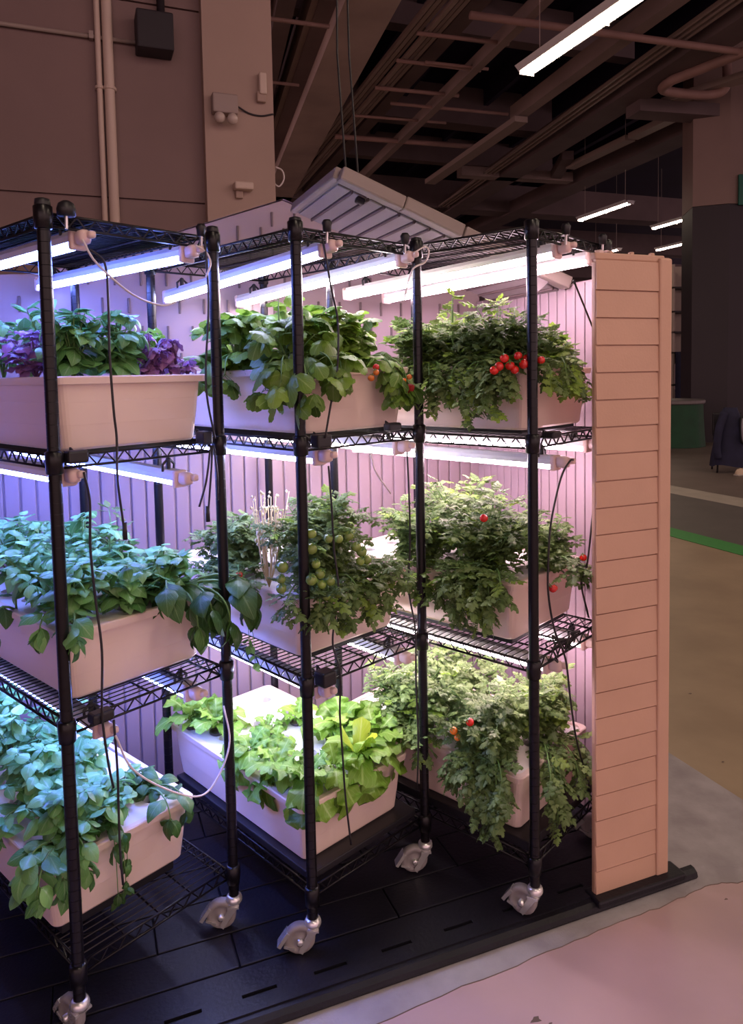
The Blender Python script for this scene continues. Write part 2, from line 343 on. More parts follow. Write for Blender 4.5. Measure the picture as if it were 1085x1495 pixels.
beam('light_trunking', *ln((10.2, 8.8), (9.75, 10.4), 4, 10.4), 6.95, .34, .12, m_cond)
beam('light_trunking', *ln((10.55, 10.73), (10.8, 14.71), 10.7, 12.4), 6.95, .28, .13, m_cond)
beam('light_trunking', *ln((10.66, 12.5), (10.8, 14.71), 12.5, 15), 6.95, .28, .13, m_cond)
beam('duct', *ln((11.7, 10.7), (12.1, 15), 10.9, 30), 6.95, .7, .4, m_beam2)
beam('beam', (-2, 21), (30, 20.2), 7.0, .8, .9, m_beam2); beam('beam', (-2, 15.2), (10, 14.9), 7.7, .5, .9, m_beam2)
beam('beam', (-2, 27), (30, 26), 6.9, .8, .9, m_beam2)
beam('beam', (-2, 11), (9, 10.6), 7.8, .3, .7, m_beam2); beam('beam', (-2, 18), (12, 17.6), 7.6, .3, .7, m_beam2)
beam('beam', (4, 33), (40, 32), 6.6, 1.2, .9, m_beam2)
beam('duct', (8.3, 16.55), (11.7, 16.2), 6.95, .35, .25, m_beam)
beam('duct', (10.3, 14.4), (11.4, 16.6), 7.0, .30, .22, m_beam2)
for a, b, r_, z in (((4.0, 8.25), (14, 7.5), .06, 6.9), ((3.6, 9.25), (5.2, 9.1), .035, 7.0), ((3.7, 10.3), (5.3, 10.2), .035, 7.0), ((3.8, 11.55), (5.5, 11.4), .04, 7.0), ((3.9, 13.1), (6.0, 12.9), .03, 7.0), ((4.0, 14.5), (7.5, 14.2), .06, 7.0), ((.4, 9.6), (2.2, 9.5), .035, 7.0), ((.3, 12), (2.4, 11.9), .03, 7.0), ((4.2, 10.2), (5.4, 10.1), .03, 7.0), ((4.4, 12.2), (7.0, 12.0), .035, 7.0)):
    part('pipe', MB().tube([(a[0], a[1], z), (b[0], b[1], z)], r_, 8), m_pipe, ce, True)
part('pipe', MB().tube(spline([(9.6, 5.0, 6.9), (8.85, 8.6, 6.88), (8.7, 9.2, 6.85), (8.95, 9.55, 6.85), (9.9, 9.45, 6.85), (10.2, 9.3, 7.0), (10.2, 9.3, 7.6)], 8), .09, 10), m_pipe, ce, True)
for i in range(14):
    s = -1+i*1.1; beam('joist', (s, 2), (s+3, 30), 8.2, .12, .5, m_ceil)

# ------------------------------------------------------------------ hall strip lights
def strip_light(label, p, L, ang, wd=.22, z=6.0, grp='hall strip lights'):
    t = empty('strip_light', label, 'light', shed(p[0], p[1], z), SHED_A+ang, grp)
    part('housing', MB().box((0, 0, .06), (wd+.06, L+.04, .05)), m_fixt, t)
    part('reflector', MB().add([(-wd/2-.10, -L/2, .10), (-wd/2-.03, -L/2, .03), (-wd/2-.03, L/2, .03), (-wd/2-.10, L/2, .10), (wd/2+.10, -L/2, .10), (wd/2+.03, -L/2, .03), (wd/2+.03, L/2, .03), (wd/2+.10, L/2, .10)], [(0, 1, 2, 3), (7, 6, 5, 4)]), m_fixt, t)
    d = MB(); n = 6; vs = []
    for yy in (-L/2, L/2):
        for i in range(n+1):
            q = math.pi*i/n; vs.append((math.cos(q)*wd/2, yy, .035-math.sin(q)*.045))
    d.add(vs, [(i, i+1, n+2+i, n+1+i) for i in range(n)] + [tuple(range(n+1)), tuple(reversed(range(n+1, 2*n+2)))])
    part('diffuser', d, m_hall_l, t)
    part('joint', MB().box((0, 0, -.004), (wd+.012, .016, .03)), m_fixt, t)
    for yy in (-L/2, L/2): part('end_plate', MB().box((0, yy, .03), (wd+.03, .02, .09)), m_fixt, t)
    for yy in (-L*.4, L*.4): part('hanger', MB().tube([(0, yy, .08), (0, yy, 2.995)], .008, 5), m_cond, t)
strip_light('nearest bright strip light hanging at the upper right', (4.75, 6.2), 3.4, 0)
strip_light('short strip light above the siding panel, second nearest', (12.35, 15.5), 2.3, -R(3), .16)
strip_light('strip light touching the plum column, upper of two', (15.5, 16.1), 1.9, -R(3), .15)
strip_light('strip light touching the plum column, lower of two', (18.8, 19.5), 1.9, -R(3), .15)
strip_light('tiny far strip light just above the siding panel top', (17.3, 21.5), 1.6, -R(3), .15)
# unseen strip lights added outside the view to light the scene
for s, d, lab in ((4.75, -2.5, 'added unseen strip light in line with the nearest one, over the viewer'), (-1.0, -3.5, 'added unseen strip light behind the viewer in front of the brown wall'), (1.5, -7.0, 'added unseen strip light far behind the viewer on the open tan floor'),
                  (8.0, -4.0, 'added unseen strip light behind the viewer beyond the green floor line'), (10.5, 1.0, 'added unseen strip light over the white floor line at the far right'), (3.0, -11.0, 'added unseen strip light very far behind the viewer on the open tan floor')):
    strip_light(lab, (s, d), 3.4, 0)

# ------------------------------------------------------------------ far right: column, sign, counter, chair, shelf
pc = struct(part('column', MB().add([(0, 0, 0), (.65, -.25, 0), (.95, -.20, 0), (2.2, .3, 0), (1.6, 1.4, 0), (.2, 1.0, 0)] + [(0, 0, 4.93), (.65, -.25, 4.93), (.95, -.20, 4.93), (2.2, .3, 4.93), (1.6, 1.4, 4.93), (.2, 1.0, 4.93)],
    [(0, 1, 7, 6), (1, 2, 8, 7), (2, 3, 9, 8), (3, 4, 10, 9), (4, 5, 11, 10), (5, 0, 6, 11), (11, 10, 9, 8, 7, 6)]), m_pcol, None, loc=(6.79, 15.6, -0.004)))
part('column_band', MB().add([(0, 0, 4.94), (.65, -.25, 4.94), (.95, -.20, 4.94), (2.2, .3, 4.94), (1.6, 1.4, 4.94), (.2, 1.0, 4.94)] + [(0, 0, 9), (.65, -.25, 9), (.95, -.20, 9), (2.2, .3, 9), (1.6, 1.4, 9), (.2, 1.0, 9)],
    [(0, 1, 7, 6), (1, 2, 8, 7), (2, 3, 9, 8), (3, 4, 10, 9), (4, 5, 11, 10), (5, 0, 6, 11), (0, 5, 4, 3, 2, 1)]), m_tancol, pc)
beam('beam', (9.0, 10.5), (15, 9.6), 6.72, .5, .25, m_beam2)
t = empty('green_sign', 'dark green sign panel on the plum column top', 'sign', (7.62, 15.33, 4.93))
part('panel', MB().rbox((.35, 0, .27), (.72, .05, .62), .01), m_sign, t)
t = empty('round_counter', 'round counter with dark green skirt behind the siding panel', 'counter', (6.15, 15.0, 0))
mb = MB(); nn = 48
prof = [(.62, .004), (.60, .3), (.585, .6), (.58, .86)]
vs = []
for r_, z in prof:
    for j in range(nn):
        q = 2*math.pi*j/nn; rr = r_+.012*math.cos(q*12)*(1-z); vs.append((rr*math.cos(q), rr*math.sin(q), z))
mb.add(vs, [(i*nn+j, i*nn+(j+1) % nn, (i+1)*nn+(j+1) % nn, (i+1)*nn+j) for i in range(3) for j in range(nn)])
part('skirt', mb, m_drum, t, True); part('top', MB().lathe([(.60, .86), (.62, .88), (.62, .93), (.60, .945)], 32), m_drumtop, t)
# chair with a navy coat
t = empty('side_chair', 'dark chair with thin legs under the navy coat, far right', 'chair', (5.45, 11.15, 0), R(-15))
part('seat', MB().rbox((0, 0, .44), (.42, .42, .05), .02), m_black, t); part('backrest', MB().rbox((-.01, .21, .70), (.40, .03, .36), .02), m_black, t)
for sx in (-1, 1):
    for sy in (-1, 1): part('leg', MB().tube([(sx*.18, sy*.18, .43), (sx*.21, sy*.21, 0)], .013, 6), m_black, t, True)
    part('back_post', MB().tube([(sx*.19, .19, .42), (sx*.19, .22, .88)], .012, 6), m_black, t, True)
t = empty('navy_coat', 'navy coat draped over the dark chair at far right', 'coat', (5.36, 10.98, 0.11), R(-15))
mb = MB(); n1, n2 = 16, 9; vs = []
for i in range(n2):
    z = .86*(1-i/(n2-1)); wdd = .10+.16*(i/(n2-1))**.7
    for j in range(n1):
        q = 2*math.pi*j/n1; f = 1+.18*math.cos(q*4+i*.3)*(i/n2)
        vs.append((wdd*math.cos(q)*f, (.07+.05*i/n2)*math.sin(q)*f, z*(1) + .02*math.cos(q*3)))
mb.add(vs, [(i*n1+j, (i+1)*n1+j, (i+1)*n1+(j+1) % n1, i*n1+(j+1) % n1) for i in range(n2-1) for j in range(n1)] + [tuple(range(n1))])
part('body', mb, m_navy, t, True)
part('sleeve', MB().tube(spline([(-.08, -.05, .80), (-.16, -.09, .55), (-.19, -.11, .28), (-.17, -.10, .12)]), [.06]*10+[.055]*9, 10), m_navy, t, True)
t = empty('black_backpack', 'black backpack with grey straps beside the navy coat', 'bag', (5.60, 10.92, 0.42), R(-12))
part('body', MB().rbox((0, 0, .22), (.26, .20, .42), .06), m_black, t, True); part('pocket', MB().rbox((.0, -.11, .13), (.20, .06, .20), .025), m_black, t, True)
for sx in (-1,): part('strap', MB().tube(spline([(sx*.09, -.10, .40), (sx*.11, -.15, .28), (sx*.10, -.15, .12), (sx*.07, -.13, .03)]), .018, 6), m_strap, t, True)
part('handle', MB().tube(spline([(-.05, 0, .43), (-.03, 0, .50), (.03, 0, .50), (.05, 0, .43)]), .012, 6), m_strap, t, True)
t = empty('pale_shoe', 'pale shoe standing on the brown floor at far right', 'shoe', (5.42, 10.70, 0.0), R(25))
mb = MB(); prof = [(-.13, .03, .05), (-.10, .042, .085), (-.03, .045, .10), (.04, .042, .075), (.10, .045, .055), (.14, .03, .03)]; vs = []
for x, hw, h in prof:
    for q in (0, 35, 70, 110, 145, 180): vs.append((x, math.cos(R(q))*hw, .015+math.sin(R(q))*h))
mb.add(vs, [(i*6+j, (i+1)*6+j, (i+1)*6+j+1, i*6+j+1) for i in range(5) for j in range(5)] + [tuple(range(6)), tuple(reversed(range(30, 36)))])
part('upper', mb, m_shoe, t, True); part('sole', MB().rbox((0, 0, .012), (.28, .09, .024), .008), m_whiteline, t)
t = empty('pale_shelving', 'pale shelving unit glimpsed between siding panel and plum column', 'shelf', (8.9, 22.0, 0))
for z in (1.05, 2.0, 2.6, 3.2, 3.9): part('shelf_board', MB().bbox((0, -.3, z), (1.6, .3, z+.05)), m_dark, t)
for x in (0, 1.55): part('upright', MB().bbox((x, -.3, 0), (x+.05, .3, 4.6)), m_shelfw, t)
part('back_panel', MB().bbox((.05, .25, 1.7), (1.55, .29, 4.6)), m_shelfw, t)
t = empty('dark_curtain', 'dark curtain hanging below the pale shelving unit', 'curtain', (8.9, 21.5, 0))
mb = MB(); vs = []; k = 40
for z in (0.02, 2.05):
    for j in range(k+1): vs.append((j*1.7/k, .05*math.sin(j*1.1), z))
for z in (0.02, 2.05):
    for j in range(k+1): vs.append((j*1.7/k, .05*math.sin(j*1.1)+.02, z))
mb.add(vs, [(j, j+1, k+2+j, k+1+j) for j in range(k)] + [(2*k+2+j, 3*k+3+j, 3*k+4+j, 2*k+3+j) for j in range(k)])
part('cloth', mb, m_navy, t, True)

# ================================================================== SHED
HW = 0.87; EAVE = 1.90; RIDGE = 2.225; DEP = 1.12; LEFT = -2.22
GR, GE = 2.275, 1.965
sh_ = empty('plastic_shed', 'open tan plastic garden shed standing round the three planted racks', 'shed', SHED_O, SHED_A)
def sp(name, mb, mm, smooth=False, parent=None, **k): return part(name, mb, mm, parent or sh_, smooth, **k)
# deck floor: planks with gaps, front lip, slots
deck = sp('deck', MB().bbox((LEFT, 0.0, 0.001), (0.03, DEP+.06, DECK-.012)), m_deck)
lip = MB(); pr = [(-.022, 0.002), (-.026, .010), (-.022, .022), (-.010, .030), (.004, .0305)]
for i in range(len(pr)-1): lip.add([(LEFT, *pr[i]), (.10, *pr[i]), (.10, *pr[i+1]), (LEFT, *pr[i+1])], [(0, 1, 2, 3)])
lip.add([(.10, a, b) for a, b in pr] + [(.10, .004, .002)], [tuple(range(6))])
sp('deck_lip', lip, m_deck, parent=deck)
# strip with slots between s ranges
xs = [LEFT]; slots = [-.13-.19*i for i in range(11)]
mb = MB(); sl_w, y0, y1 = .045, .050, .062
mb.bbox((LEFT, .004, DECK-.014), (.03, y0, DECK)); mb.bbox((LEFT, y1, DECK-.014), (.03, .148, DECK))
last = LEFT
for s in sorted(slots):
    mb.bbox((last, y0, DECK-.014), (s-sl_w, y1, DECK)); last = s+sl_w
mb.bbox((last, y0, DECK-.014), (.03, y1, DECK))
sp('deck_rail', mb, m_deck, parent=deck)
slot_me = MB().bbox((-sl_w, -.005, -.010), (sl_w, .005, -.008)).mesh('deck_slot', m_black)
for s in slots: obj('deck_slot', slot_me, deck, (s, .056, DECK))
y = .153; row = 0
random.seed(11)
while y < DEP:
    hgt = .155 if row else .13; x = LEFT - (.2 if row % 2 else 0)
    while x < .03:
        x0, x1 = max(x, LEFT), min(x+.46, .03)
        if x1-x0 > .03:
            sp('deck_board', MB().rbox(((x0+x1)/2, y+hgt/2, DECK-.007), (x1-x0-.004, hgt-.005, .014), .0025), m_deck, parent=deck)
        x += .46
    y += hgt; row += 1
# front right siding panel
PW = .268
pan = sp('front_panel', MB().bbox((-PW, .006, DECK), (-.002, .014, EAVE+.02)), m_siding)
SPC = (1.8178-.108)/22
zs = [DECK] + [.108+SPC*i for i in range(23)] + [EAVE+.005]
for i in range(len(zs)-1):
    z0, z1 = zs[i], zs[i+1]
    b = MB().add([(-PW-.002, -.003, z0+.004), (-.0455, -.003, z0+.004), (-.0455, .000, z1), (-PW-.002, .000, z1), (-PW-.002, .010, z0+.003), (-.0455, .010, z0+.003), (-.0455, .010, z1), (-PW-.002, .010, z1)],
        [(0, 1, 2, 3), (4, 7, 6, 5), (0, 4, 5, 1), (3, 2, 6, 7), (0, 3, 7, 4), (1, 5, 6, 2)])
    sp('siding_board', b, m_siding, parent=pan)
sp('corner_trim', MB().rbox((-.024, .010, (EAVE+.02+DECK)/2), (.046, .036, EAVE-.02), .006), m_siding, parent=pan)
sp('top_rail', MB().rbox((-.145, .014, EAVE+.016), (.25, .022, .020), .004), m_siding, parent=pan)
for s in (-.06, -.135, -.21): sp('top_peg', MB().rbox((s, .014, EAVE+.027), (.014, .014, .012), .003), m_siding, parent=pan)
sp('base_foot', MB().rbox((-.12, .0, DECK-.004), (.33, .07, .022), .006), m_deck, parent=pan)
sp('jamb_trim', MB().rbox((-PW-.001, .009, (EAVE+DECK)/2), (.006, .016, EAVE-DECK), .003), m_siding, parent=pan)
# right side wall: boards
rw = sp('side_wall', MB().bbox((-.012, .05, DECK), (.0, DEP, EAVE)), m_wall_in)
rib_r = MB().rbox((-.016, 0, (EAVE+DECK)/2), (.008, .047, EAVE-DECK-.01), .003).mesh('wall_board', m_wall_in)
y = .085
while y < DEP-.02: obj('wall_board', rib_r, rw, (0, y, 0)); y += .0525
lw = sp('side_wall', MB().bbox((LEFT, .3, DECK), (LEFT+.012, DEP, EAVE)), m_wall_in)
rib_l = MB().rbox((.016, 0, (EAVE+DECK)/2), (.008, .047, EAVE-DECK-.01), .003).mesh('wall_board', m_wall_in)
y = .35
while y < DEP-.02: obj('wall_board', rib_l, lw, (LEFT, y, 0)); y += .0525
# back wall: gable with slots above, vertical boards below
mb = MB(); vs = [(LEFT, DEP, DECK), (0, DEP, DECK), (0, DEP, GE), (-HW, DEP, GR), (-2*HW, DEP, GE), (LEFT, DEP, GE-.02)]
vs += [(a, b+.03, c) for a, b, c in vs]
mb.add(vs, [tuple(range(6)), tuple(reversed(range(6, 12)))] + [(i, i+6, (i+1) % 6+6, (i+1) % 6) for i in range(6)])
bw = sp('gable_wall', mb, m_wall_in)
ZS = 1.52
rib = MB().rbox((0, -.005, (ZS+DECK)/2), (.047, .010, ZS-DECK-.01), .004).mesh('wall_board', m_wall_in)
x = -.03
while x > LEFT+.02: obj('wall_board', rib, bw, (x, DEP, 0)); x -= .0525
rib2 = MB().rbox((0, -.003, .09), (.16, .008, .20), .006).mesh('wall_panel', m_wall_in)
slot = MB().rbox((0, -.004, 0), (.008, .010, .055), .002).mesh('wall_slot', m_slot)
for zi, z in enumerate((1.57, 1.66, 1.76, 1.86, 1.96, 2.06, 2.14, 2.20)):
    x = -.06-(.045 if zi % 2 else 0)
    while x > LEFT+.05:
        top = GR - abs(x+HW)*(GR-GE)/HW if x > -2*HW else GE-.02
        if z+.05 < top: obj('wall_slot', slot, bw, (x, DEP, z))
        x -= .09
sp('gable_cap', MB().add([(-HW-.5, DEP-.01, GR-.175), (-HW, DEP-.01, GR+.005), (-HW+.1, DEP-.01, GR-.03), (-HW+.1, DEP+.035, GR-.03), (-HW, DEP+.035, GR+.005), (-HW-.5, DEP+.035, GR-.175)], [(0, 1, 4, 5), (1, 2, 3, 4)]), m_wall_in, parent=bw)
for s in (-.80, -.72): sp('cap_knob', MB().rbox((s, DEP-.01, GR+.004-(s+HW)*.3), (.03, .02, .022), .005), m_wall_in, parent=bw)
# roof section still on: right slope, from the back wall to part way forward
RF0, RF1 = .47, .97
sl = (RIDGE-EAVE)/HW; ang = math.atan(sl); RLn = math.hypot(HW+.03, (HW+.03)*sl)
rf = sp('roof_panel', MB().bbox((0, RF0, 0), (RLn, RF1, .02)), m_roof, loc=(-HW, 0, RIDGE-.02), rot=(0, ang, 0))
ribm = MB().rbox((0, (RF0+RF1)/2+.02, -.006), (.009, RF1-RF0-.06, .014), .004).mesh('roof_rib', m_slot)
ribp = MB().rbox((0, (RF0+RF1)/2+.02, -.003), (.046, RF1-RF0-.06, .008), .003).mesh('roof_board', m_roof)
x = .045
while x < RLn-.03: obj('roof_board', ribp, rf, (x, 0, 0)); obj('roof_rib', ribm, rf, (x+.029, 0, 0)); x += .058
for i in range(4):
    sp('roof_trim', MB().rbox((.115+i*.225, RF0-.012+.004*(i % 2), .006+.004*(i % 2)), (.222, .045, .044), .006), m_roof_trim, parent=rf)
sp('ridge_edge', MB().rbox((.0, (RF0+RF1)/2, .01), (.025, RF1-RF0, .04), .006), m_roof_trim, parent=rf)
for x in (.11, .46): sp('roof_clip', MB().rbox((x, RF0+.06, -.018), (.03, .022, .022), .006), m_black, parent=rf)
sp('eave_bracket', MB().add([(-.03, 0, 0), (.09, 0, 0), (.0, 0, -.07), (-.03, .03, 0), (.09, .03, 0), (.0, .03, -.07)], [(0, 1, 2), (5, 4, 3), (0, 3, 4, 1), (1, 4, 5, 2), (2, 5, 3, 0)]), m_roof, loc=(-.14, RF0, EAVE+.04))
t = empty('hanging_strap', 'dark strap hanging from the ceiling to the grey roof panel', 'strap', shed(-.83, .50, 2.25), SHED_A)
for dx, lean in ((0, .10), (.04, .03)):
    part('strap', MB().tube([(dx, 0, -.02), (dx-.01, .03, .35), (dx+lean, .2, 3.0), (dx+lean*3, .6, 6.7)], 0.0035, 5), m_cordb, t)

# ================================================================== RACKS
ZT, Z2, Z3, ZB = [1.972, 1.978, 1.990], [1.424, 1.428, 1.411], [.797, .786, .776], .205
random.seed(5)
pm = MB().lathe([(.0139, .125), (.0139, 1.965)], 12); z = .125
while z < 1.955:                                     # a fine groove every inch
    a, n0 = len(pm.v), 12
    for zz in (z, z+.0242):
        for q in range(n0): pm.v.append((.0145*math.cos(q*6.28319/n0), .0145*math.sin(q*6.28319/n0), zz))
    for q in range(n0): pm.f.append((a+q, a+(q+1) % n0, a+n0+(q+1) % n0, a+n0+q)); pm.mi.append(0)
    z += .0254
post_me = pm.mesh('post', m_post, True)
cap_me = MB().lathe([(.0150, 1.955), (.017, 1.96), (.017, 1.988), (.0155, 1.997), (.006, 2.0)], 14).mesh('post_cap', m_black, True)
collar_me = MB().lathe([(.0155, -.028), (.019, -.026), (.0205, .0), (.0205, .022), (.0155, .026)], 14).mesh('collar', m_post, True)
# shelf meshes in rack frame at z=0 (top of wires)
def rim_mesh():
    mb = MB(); e = .012
    c = [(e, e), (RW-e, e), (RW-e, RL-e), (e, RL-e)]
    for z, r_ in ((-.002, .0034), (-.030, .0034)):
        for i in range(4): a, b = c[i], c[(i+1) % 4]; mb.tube([(a[0], a[1], z), (b[0], b[1], z)], r_, 6)
    return mb.mesh('shelf', m_post, True)
def truss_mesh():
    mb = MB(); e = .012; c = [(e, e), (RW-e, e), (RW-e, RL-e), (e, RL-e)]
    for i in range(4):
        a, b = Vector((*c[i], 0)), Vector((*c[(i+1) % 4], 0)); n = round((b-a).length/.024); pts = []
        for j in range(n+1): p = a.lerp(b, j/n); p.z = -.002 if j % 2 else -.030; pts.append(p)
        for j in range(n): mb.tube([pts[j], pts[j+1]], .0022, 4, caps=False)
    return mb.mesh('truss', m_post)
def grid_mesh():
    mb = MB(); n = 34
    for i in range(1, n): v = .012+(RL-.024)*i/n; mb.tube([(.012, v, 0), (RW-.012, v, 0)], .0019, 5, caps=False)
    for u in (.13, RW/2, RW-.13): mb.tube([(u, .012, -.005), (u, RL-.012, -.005)], .003, 5, caps=False)
    return mb.mesh('wire_grid', m_post)
rim_me, truss_me, grid_me = rim_mesh(), truss_mesh(), grid_mesh()
caster_me = MB().lathe([(.016, -.0), (.021, -.004), (.024, -.014), (.020, -.024), (.012, -.028)], 14).mesh('caster', m_chrome, True)
fork = MB()
for sx in (-1, 1):
    fork.add([(sx*.016, .012, 0), (sx*.016, -.013, 0), (sx*.0165, -.040, -.053), (sx*.0165, -.030, -.062), (sx*.019, .012, 0), (sx*.019, -.013, 0), (sx*.0185, -.040, -.053), (sx*.0185, -.030, -.062)],
             [(0, 1, 2, 3), (7, 6, 5, 4), (0, 4, 5, 1), (1, 5, 6, 2), (2, 6, 7, 3), (3, 7, 4, 0)])
fork.box((0, -.001, 0), (.043, .032, .006))
fork_me = fork.mesh('fork', m_chrome)
Ry = Matrix.Rotation(R(90), 3, 'Y')
wheel_me = MB().lathe([(.008, -.010), (.026, -.010), (.028, -.0135), (.038, -.0125), (.0415, -.008), (.0418, 0), (.0415, .008), (.038, .0125), (.028, .0135), (.026, .010), (.008, .010)], 20, M=Ry).mesh('wheel', m_wheel, True)
hub_me = MB().lathe([(.004, -.0235), (.009, -.022), (.009, .022), (.004, .0235)], 10, M=Ry).mesh('axle', m_chrome, True)
pedal_me = MB().box((0, 0, 0), (.030, .010, .045), Matrix.Rotation(R(-35), 3, 'X')).box((0, .015, -.022), (.03, .03, .006), Matrix.Rotation(R(-20), 3, 'X')).mesh('brake_pedal', m_chrome)
RN = ['left', 'middle', 'right']
cast_ang = [[R(186), R(225), R(140), R(150)], [R(232), R(232), R(120), R(150)], [R(190), R(200), R(170), R(150)]]
for k in range(3):
    t = empty('wire_rack', '%s black wire shelving rack on casters inside the shed' % RN[k], 'rack', RACK_O[k], RACK_A[k], 'wire racks in the shed')
    for i, (u, v) in enumerate(((0, 0), (RW, 0), (RW, RL), (0, RL))):
        obj('post', post_me, t, (u, v, 0)); obj('post_cap', cap_me, t, (u, v, 0))
        c = obj('caster', caster_me, t, (u, v, .130), (0, 0, cast_ang[k][i]))
        obj('fork', fork_me, c, (0, 0, -.028)); obj('wheel', wheel_me, c, (0, -.036, -.053)); obj('axle', hub_me, c, (0, -.036, -.056))
        if i < 2: obj('brake_pedal', pedal_me, c, (0, -.080, -.050))
        for z in (ZT[k], Z2[k], Z3[k], ZB): obj('collar', collar_me, t, (u, v, z-.013))
    for z in (ZT[k], Z2[k], Z3[k], ZB):
        s = obj('shelf', rim_me, t, (0, 0, z))
        stuff(obj('truss', truss_me, s)); stuff(obj('wire_grid', grid_me, s))
tag(obj('shelf_liner', MB().rbox((RW/2, RL/2+.02, .003), (RW-.04, RL-.06, .004), .001).mesh('shelf_liner', m_black), None, RACK_O[0]+Vector((0, 0, ZT[0]+.001)), (0, 0, RACK_A[0])), 'dark plastic sheet lying on the top shelf of the left rack', 'liner')

# ================================================================== PLANTERS
PU, PL_, PH = .425, .735, .178          # outer size at the rim, height
HOLES = [(.085+.115*i, .07+.1185*j) for i in range(3) for j in range(6)]
def planter_mesh():
    mb = MB(); tw = .88
    a, b = PU/2-.012, PL_/2-.012; zb, zt = 0, PH-.02
    def ring(a, b, z, r_=.02, n=4):
        out = []
        for cx, cy, q0 in ((a-r_, b-r_, 0), (-a+r_, b-r_, 90), (-a+r_, -b+r_, 180), (a-r_, -b+r_, 270)):
            for i in range(n+1): q = R(q0+90*i/n); out.append((cx+r_*math.cos(q), cy+r_*math.sin(q), z))
        return out
    rings = [ring(a*.90, b*.95, zb), ring(a*.925, b*.963, .006), ring(a*.955, b*.978, .06), ring(a*.957, b*.979, .0615), ring(a*.98, b*.99, .115), ring(a*.982, b*.991, .1165), ring(a, b, zt), ring(a+.012, b+.012, zt+.001), ring(a+.014, b+.014, PH-.003), ring(a+.011, b+.011, PH), ring(a-.004, b-.004, PH), ring(a-.006, b-.006, PH-.012), ring(a*.9-.006, b*.95-.006, .01)]
    n = len(rings[0]); vs = [p for r_ in rings for p in r_]
    mb.add(vs, [(i*n+j, i*n+(j+1) % n, (i+1)*n+(j+1) % n, (i+1)*n+j) for i in range(len(rings)-1) for j in range(n)] + [tuple(reversed(range(n))), tuple((len(rings)-1)*n+j for j in range(n))])
    return mb.mesh('planter', m_planter)
planter_me = planter_mesh()
def lid_mesh():
    mb = MB(); a, b = PU/2-.020, PL_/2-.020; nx, ny = 3, 5; cx, cy = 2*a/nx, 2*b/ny; r_ = .024; N = 16
    for i in range(nx):
        for j in range(ny):
            ox, oy = -a+cx*(i+.5), -b+cy*(j+.5); sq = []; ci = []
            for q in range(N):
                th = R(45+360*q/N); dx, dy = math.cos(th), math.sin(th); f = min(cx/2/abs(dx) if abs(dx) > 1e-6 else 9, cy/2/abs(dy) if abs(dy) > 1e-6 else 9)
                if q % (N//4) == 0: sq.append((ox+math.copysign(cx/2, dx), oy+math.copysign(cy/2, dy), 0))
                else: sq.append((ox+dx*f, oy+dy*f, 0))
                ci.append((ox+dx*r_, oy+dy*r_, 0))
            lo = [(x, y, -.022) for x, y, z in ci]
            mb.add(sq+ci+lo, [(q, (q+1) % N, N+(q+1) % N, N+q) for q in range(N)] + [(N+q, N+(q+1) % N, 2*N+(q+1) % N, 2*N+q) for q in range(N)])
    for s0, s1 in (((-a, -b), (a, -b)), ((a, -b), (a, b)), ((a, b), (-a, b)), ((-a, b), (-a, -b))):
        mb.add([(*s0, 0), (*s1, 0), (*s1, -.02), (*s0, -.02)], [(0, 3, 2, 1)])
    return mb.mesh('raft', m_lid)
lid_me = lid_mesh()
dark_me = MB().bbox((-PU/2+.03, -PL_/2+.03, PH-.06), (PU/2-.03, PL_/2-.03, PH-.055)).mesh('dark_interior', m_black)  # black sheet standing in for the shaded tub interior below the raft holes
# (rack, level): offset u,v of the centre
PLAN = {(0, 0): (.238, .400, Z2[0]), (0, 1): (.240, .425, Z3[0]+.012), (0, 2): (.185, .455, ZB+.03),
        (1, 0): (.245, .400, Z2[1]+.006), (1, 1): (.245, .445, Z3[1]+.016), (1, 2): (.222, .415, ZB+.022),
        (2, 0): (.245, .410, Z2[2]+.012), (2, 1): (.248, .450, Z3[2]+.020), (2, 2): (.228, .420, ZB+.03)}
LV = ['top', 'middle', 'bottom']
CROP = {(0, 0): 'green and purple basil', (0, 1): 'a mass of basil', (0, 2): 'spilling basil', (1, 0): 'strawberry plants', (1, 1): 'green tomatoes', (1, 2): 'lettuce heads in its raft', (2, 0): 'ripe red tomatoes', (2, 1): 'bushy tomato plants', (2, 2): 'trailing tomato vines'}
RIM = {}
for (k, l), (u, v, z) in PLAN.items():
    z += .003
    t = empty('planter', 'white tub holding %s, %s shelf of the %s rack' % (CROP[k, l], LV[l], RN[k]), 'planter', rk(k, u, v, z), RACK_A[k], 'white planters on the racks')
    obj('tub', planter_me, t); obj('raft', lid_me, t, (0, 0, PH-.006)); obj('dark_interior', dark_me, t)
    RIM[k, l] = z+PH-.006
    # supports under tubs that stand clear of the wires
    if z - (Z2[k], Z3[k], ZB)[l] > .012:
        h = z - (Z2[k], Z3[k], ZB)[l] - .003
        part('drip_tray', MB().rbox((0, 0, -h/2-.0005), (RW-.030 if l == 2 and k else PU-.10, RL-.05 if l == 2 and k else PL_-.08, h-.001), .003), m_black, t, loc=((RW/2-u, RL/2-v, 0) if l == 2 and k else (0, 0, 0)))

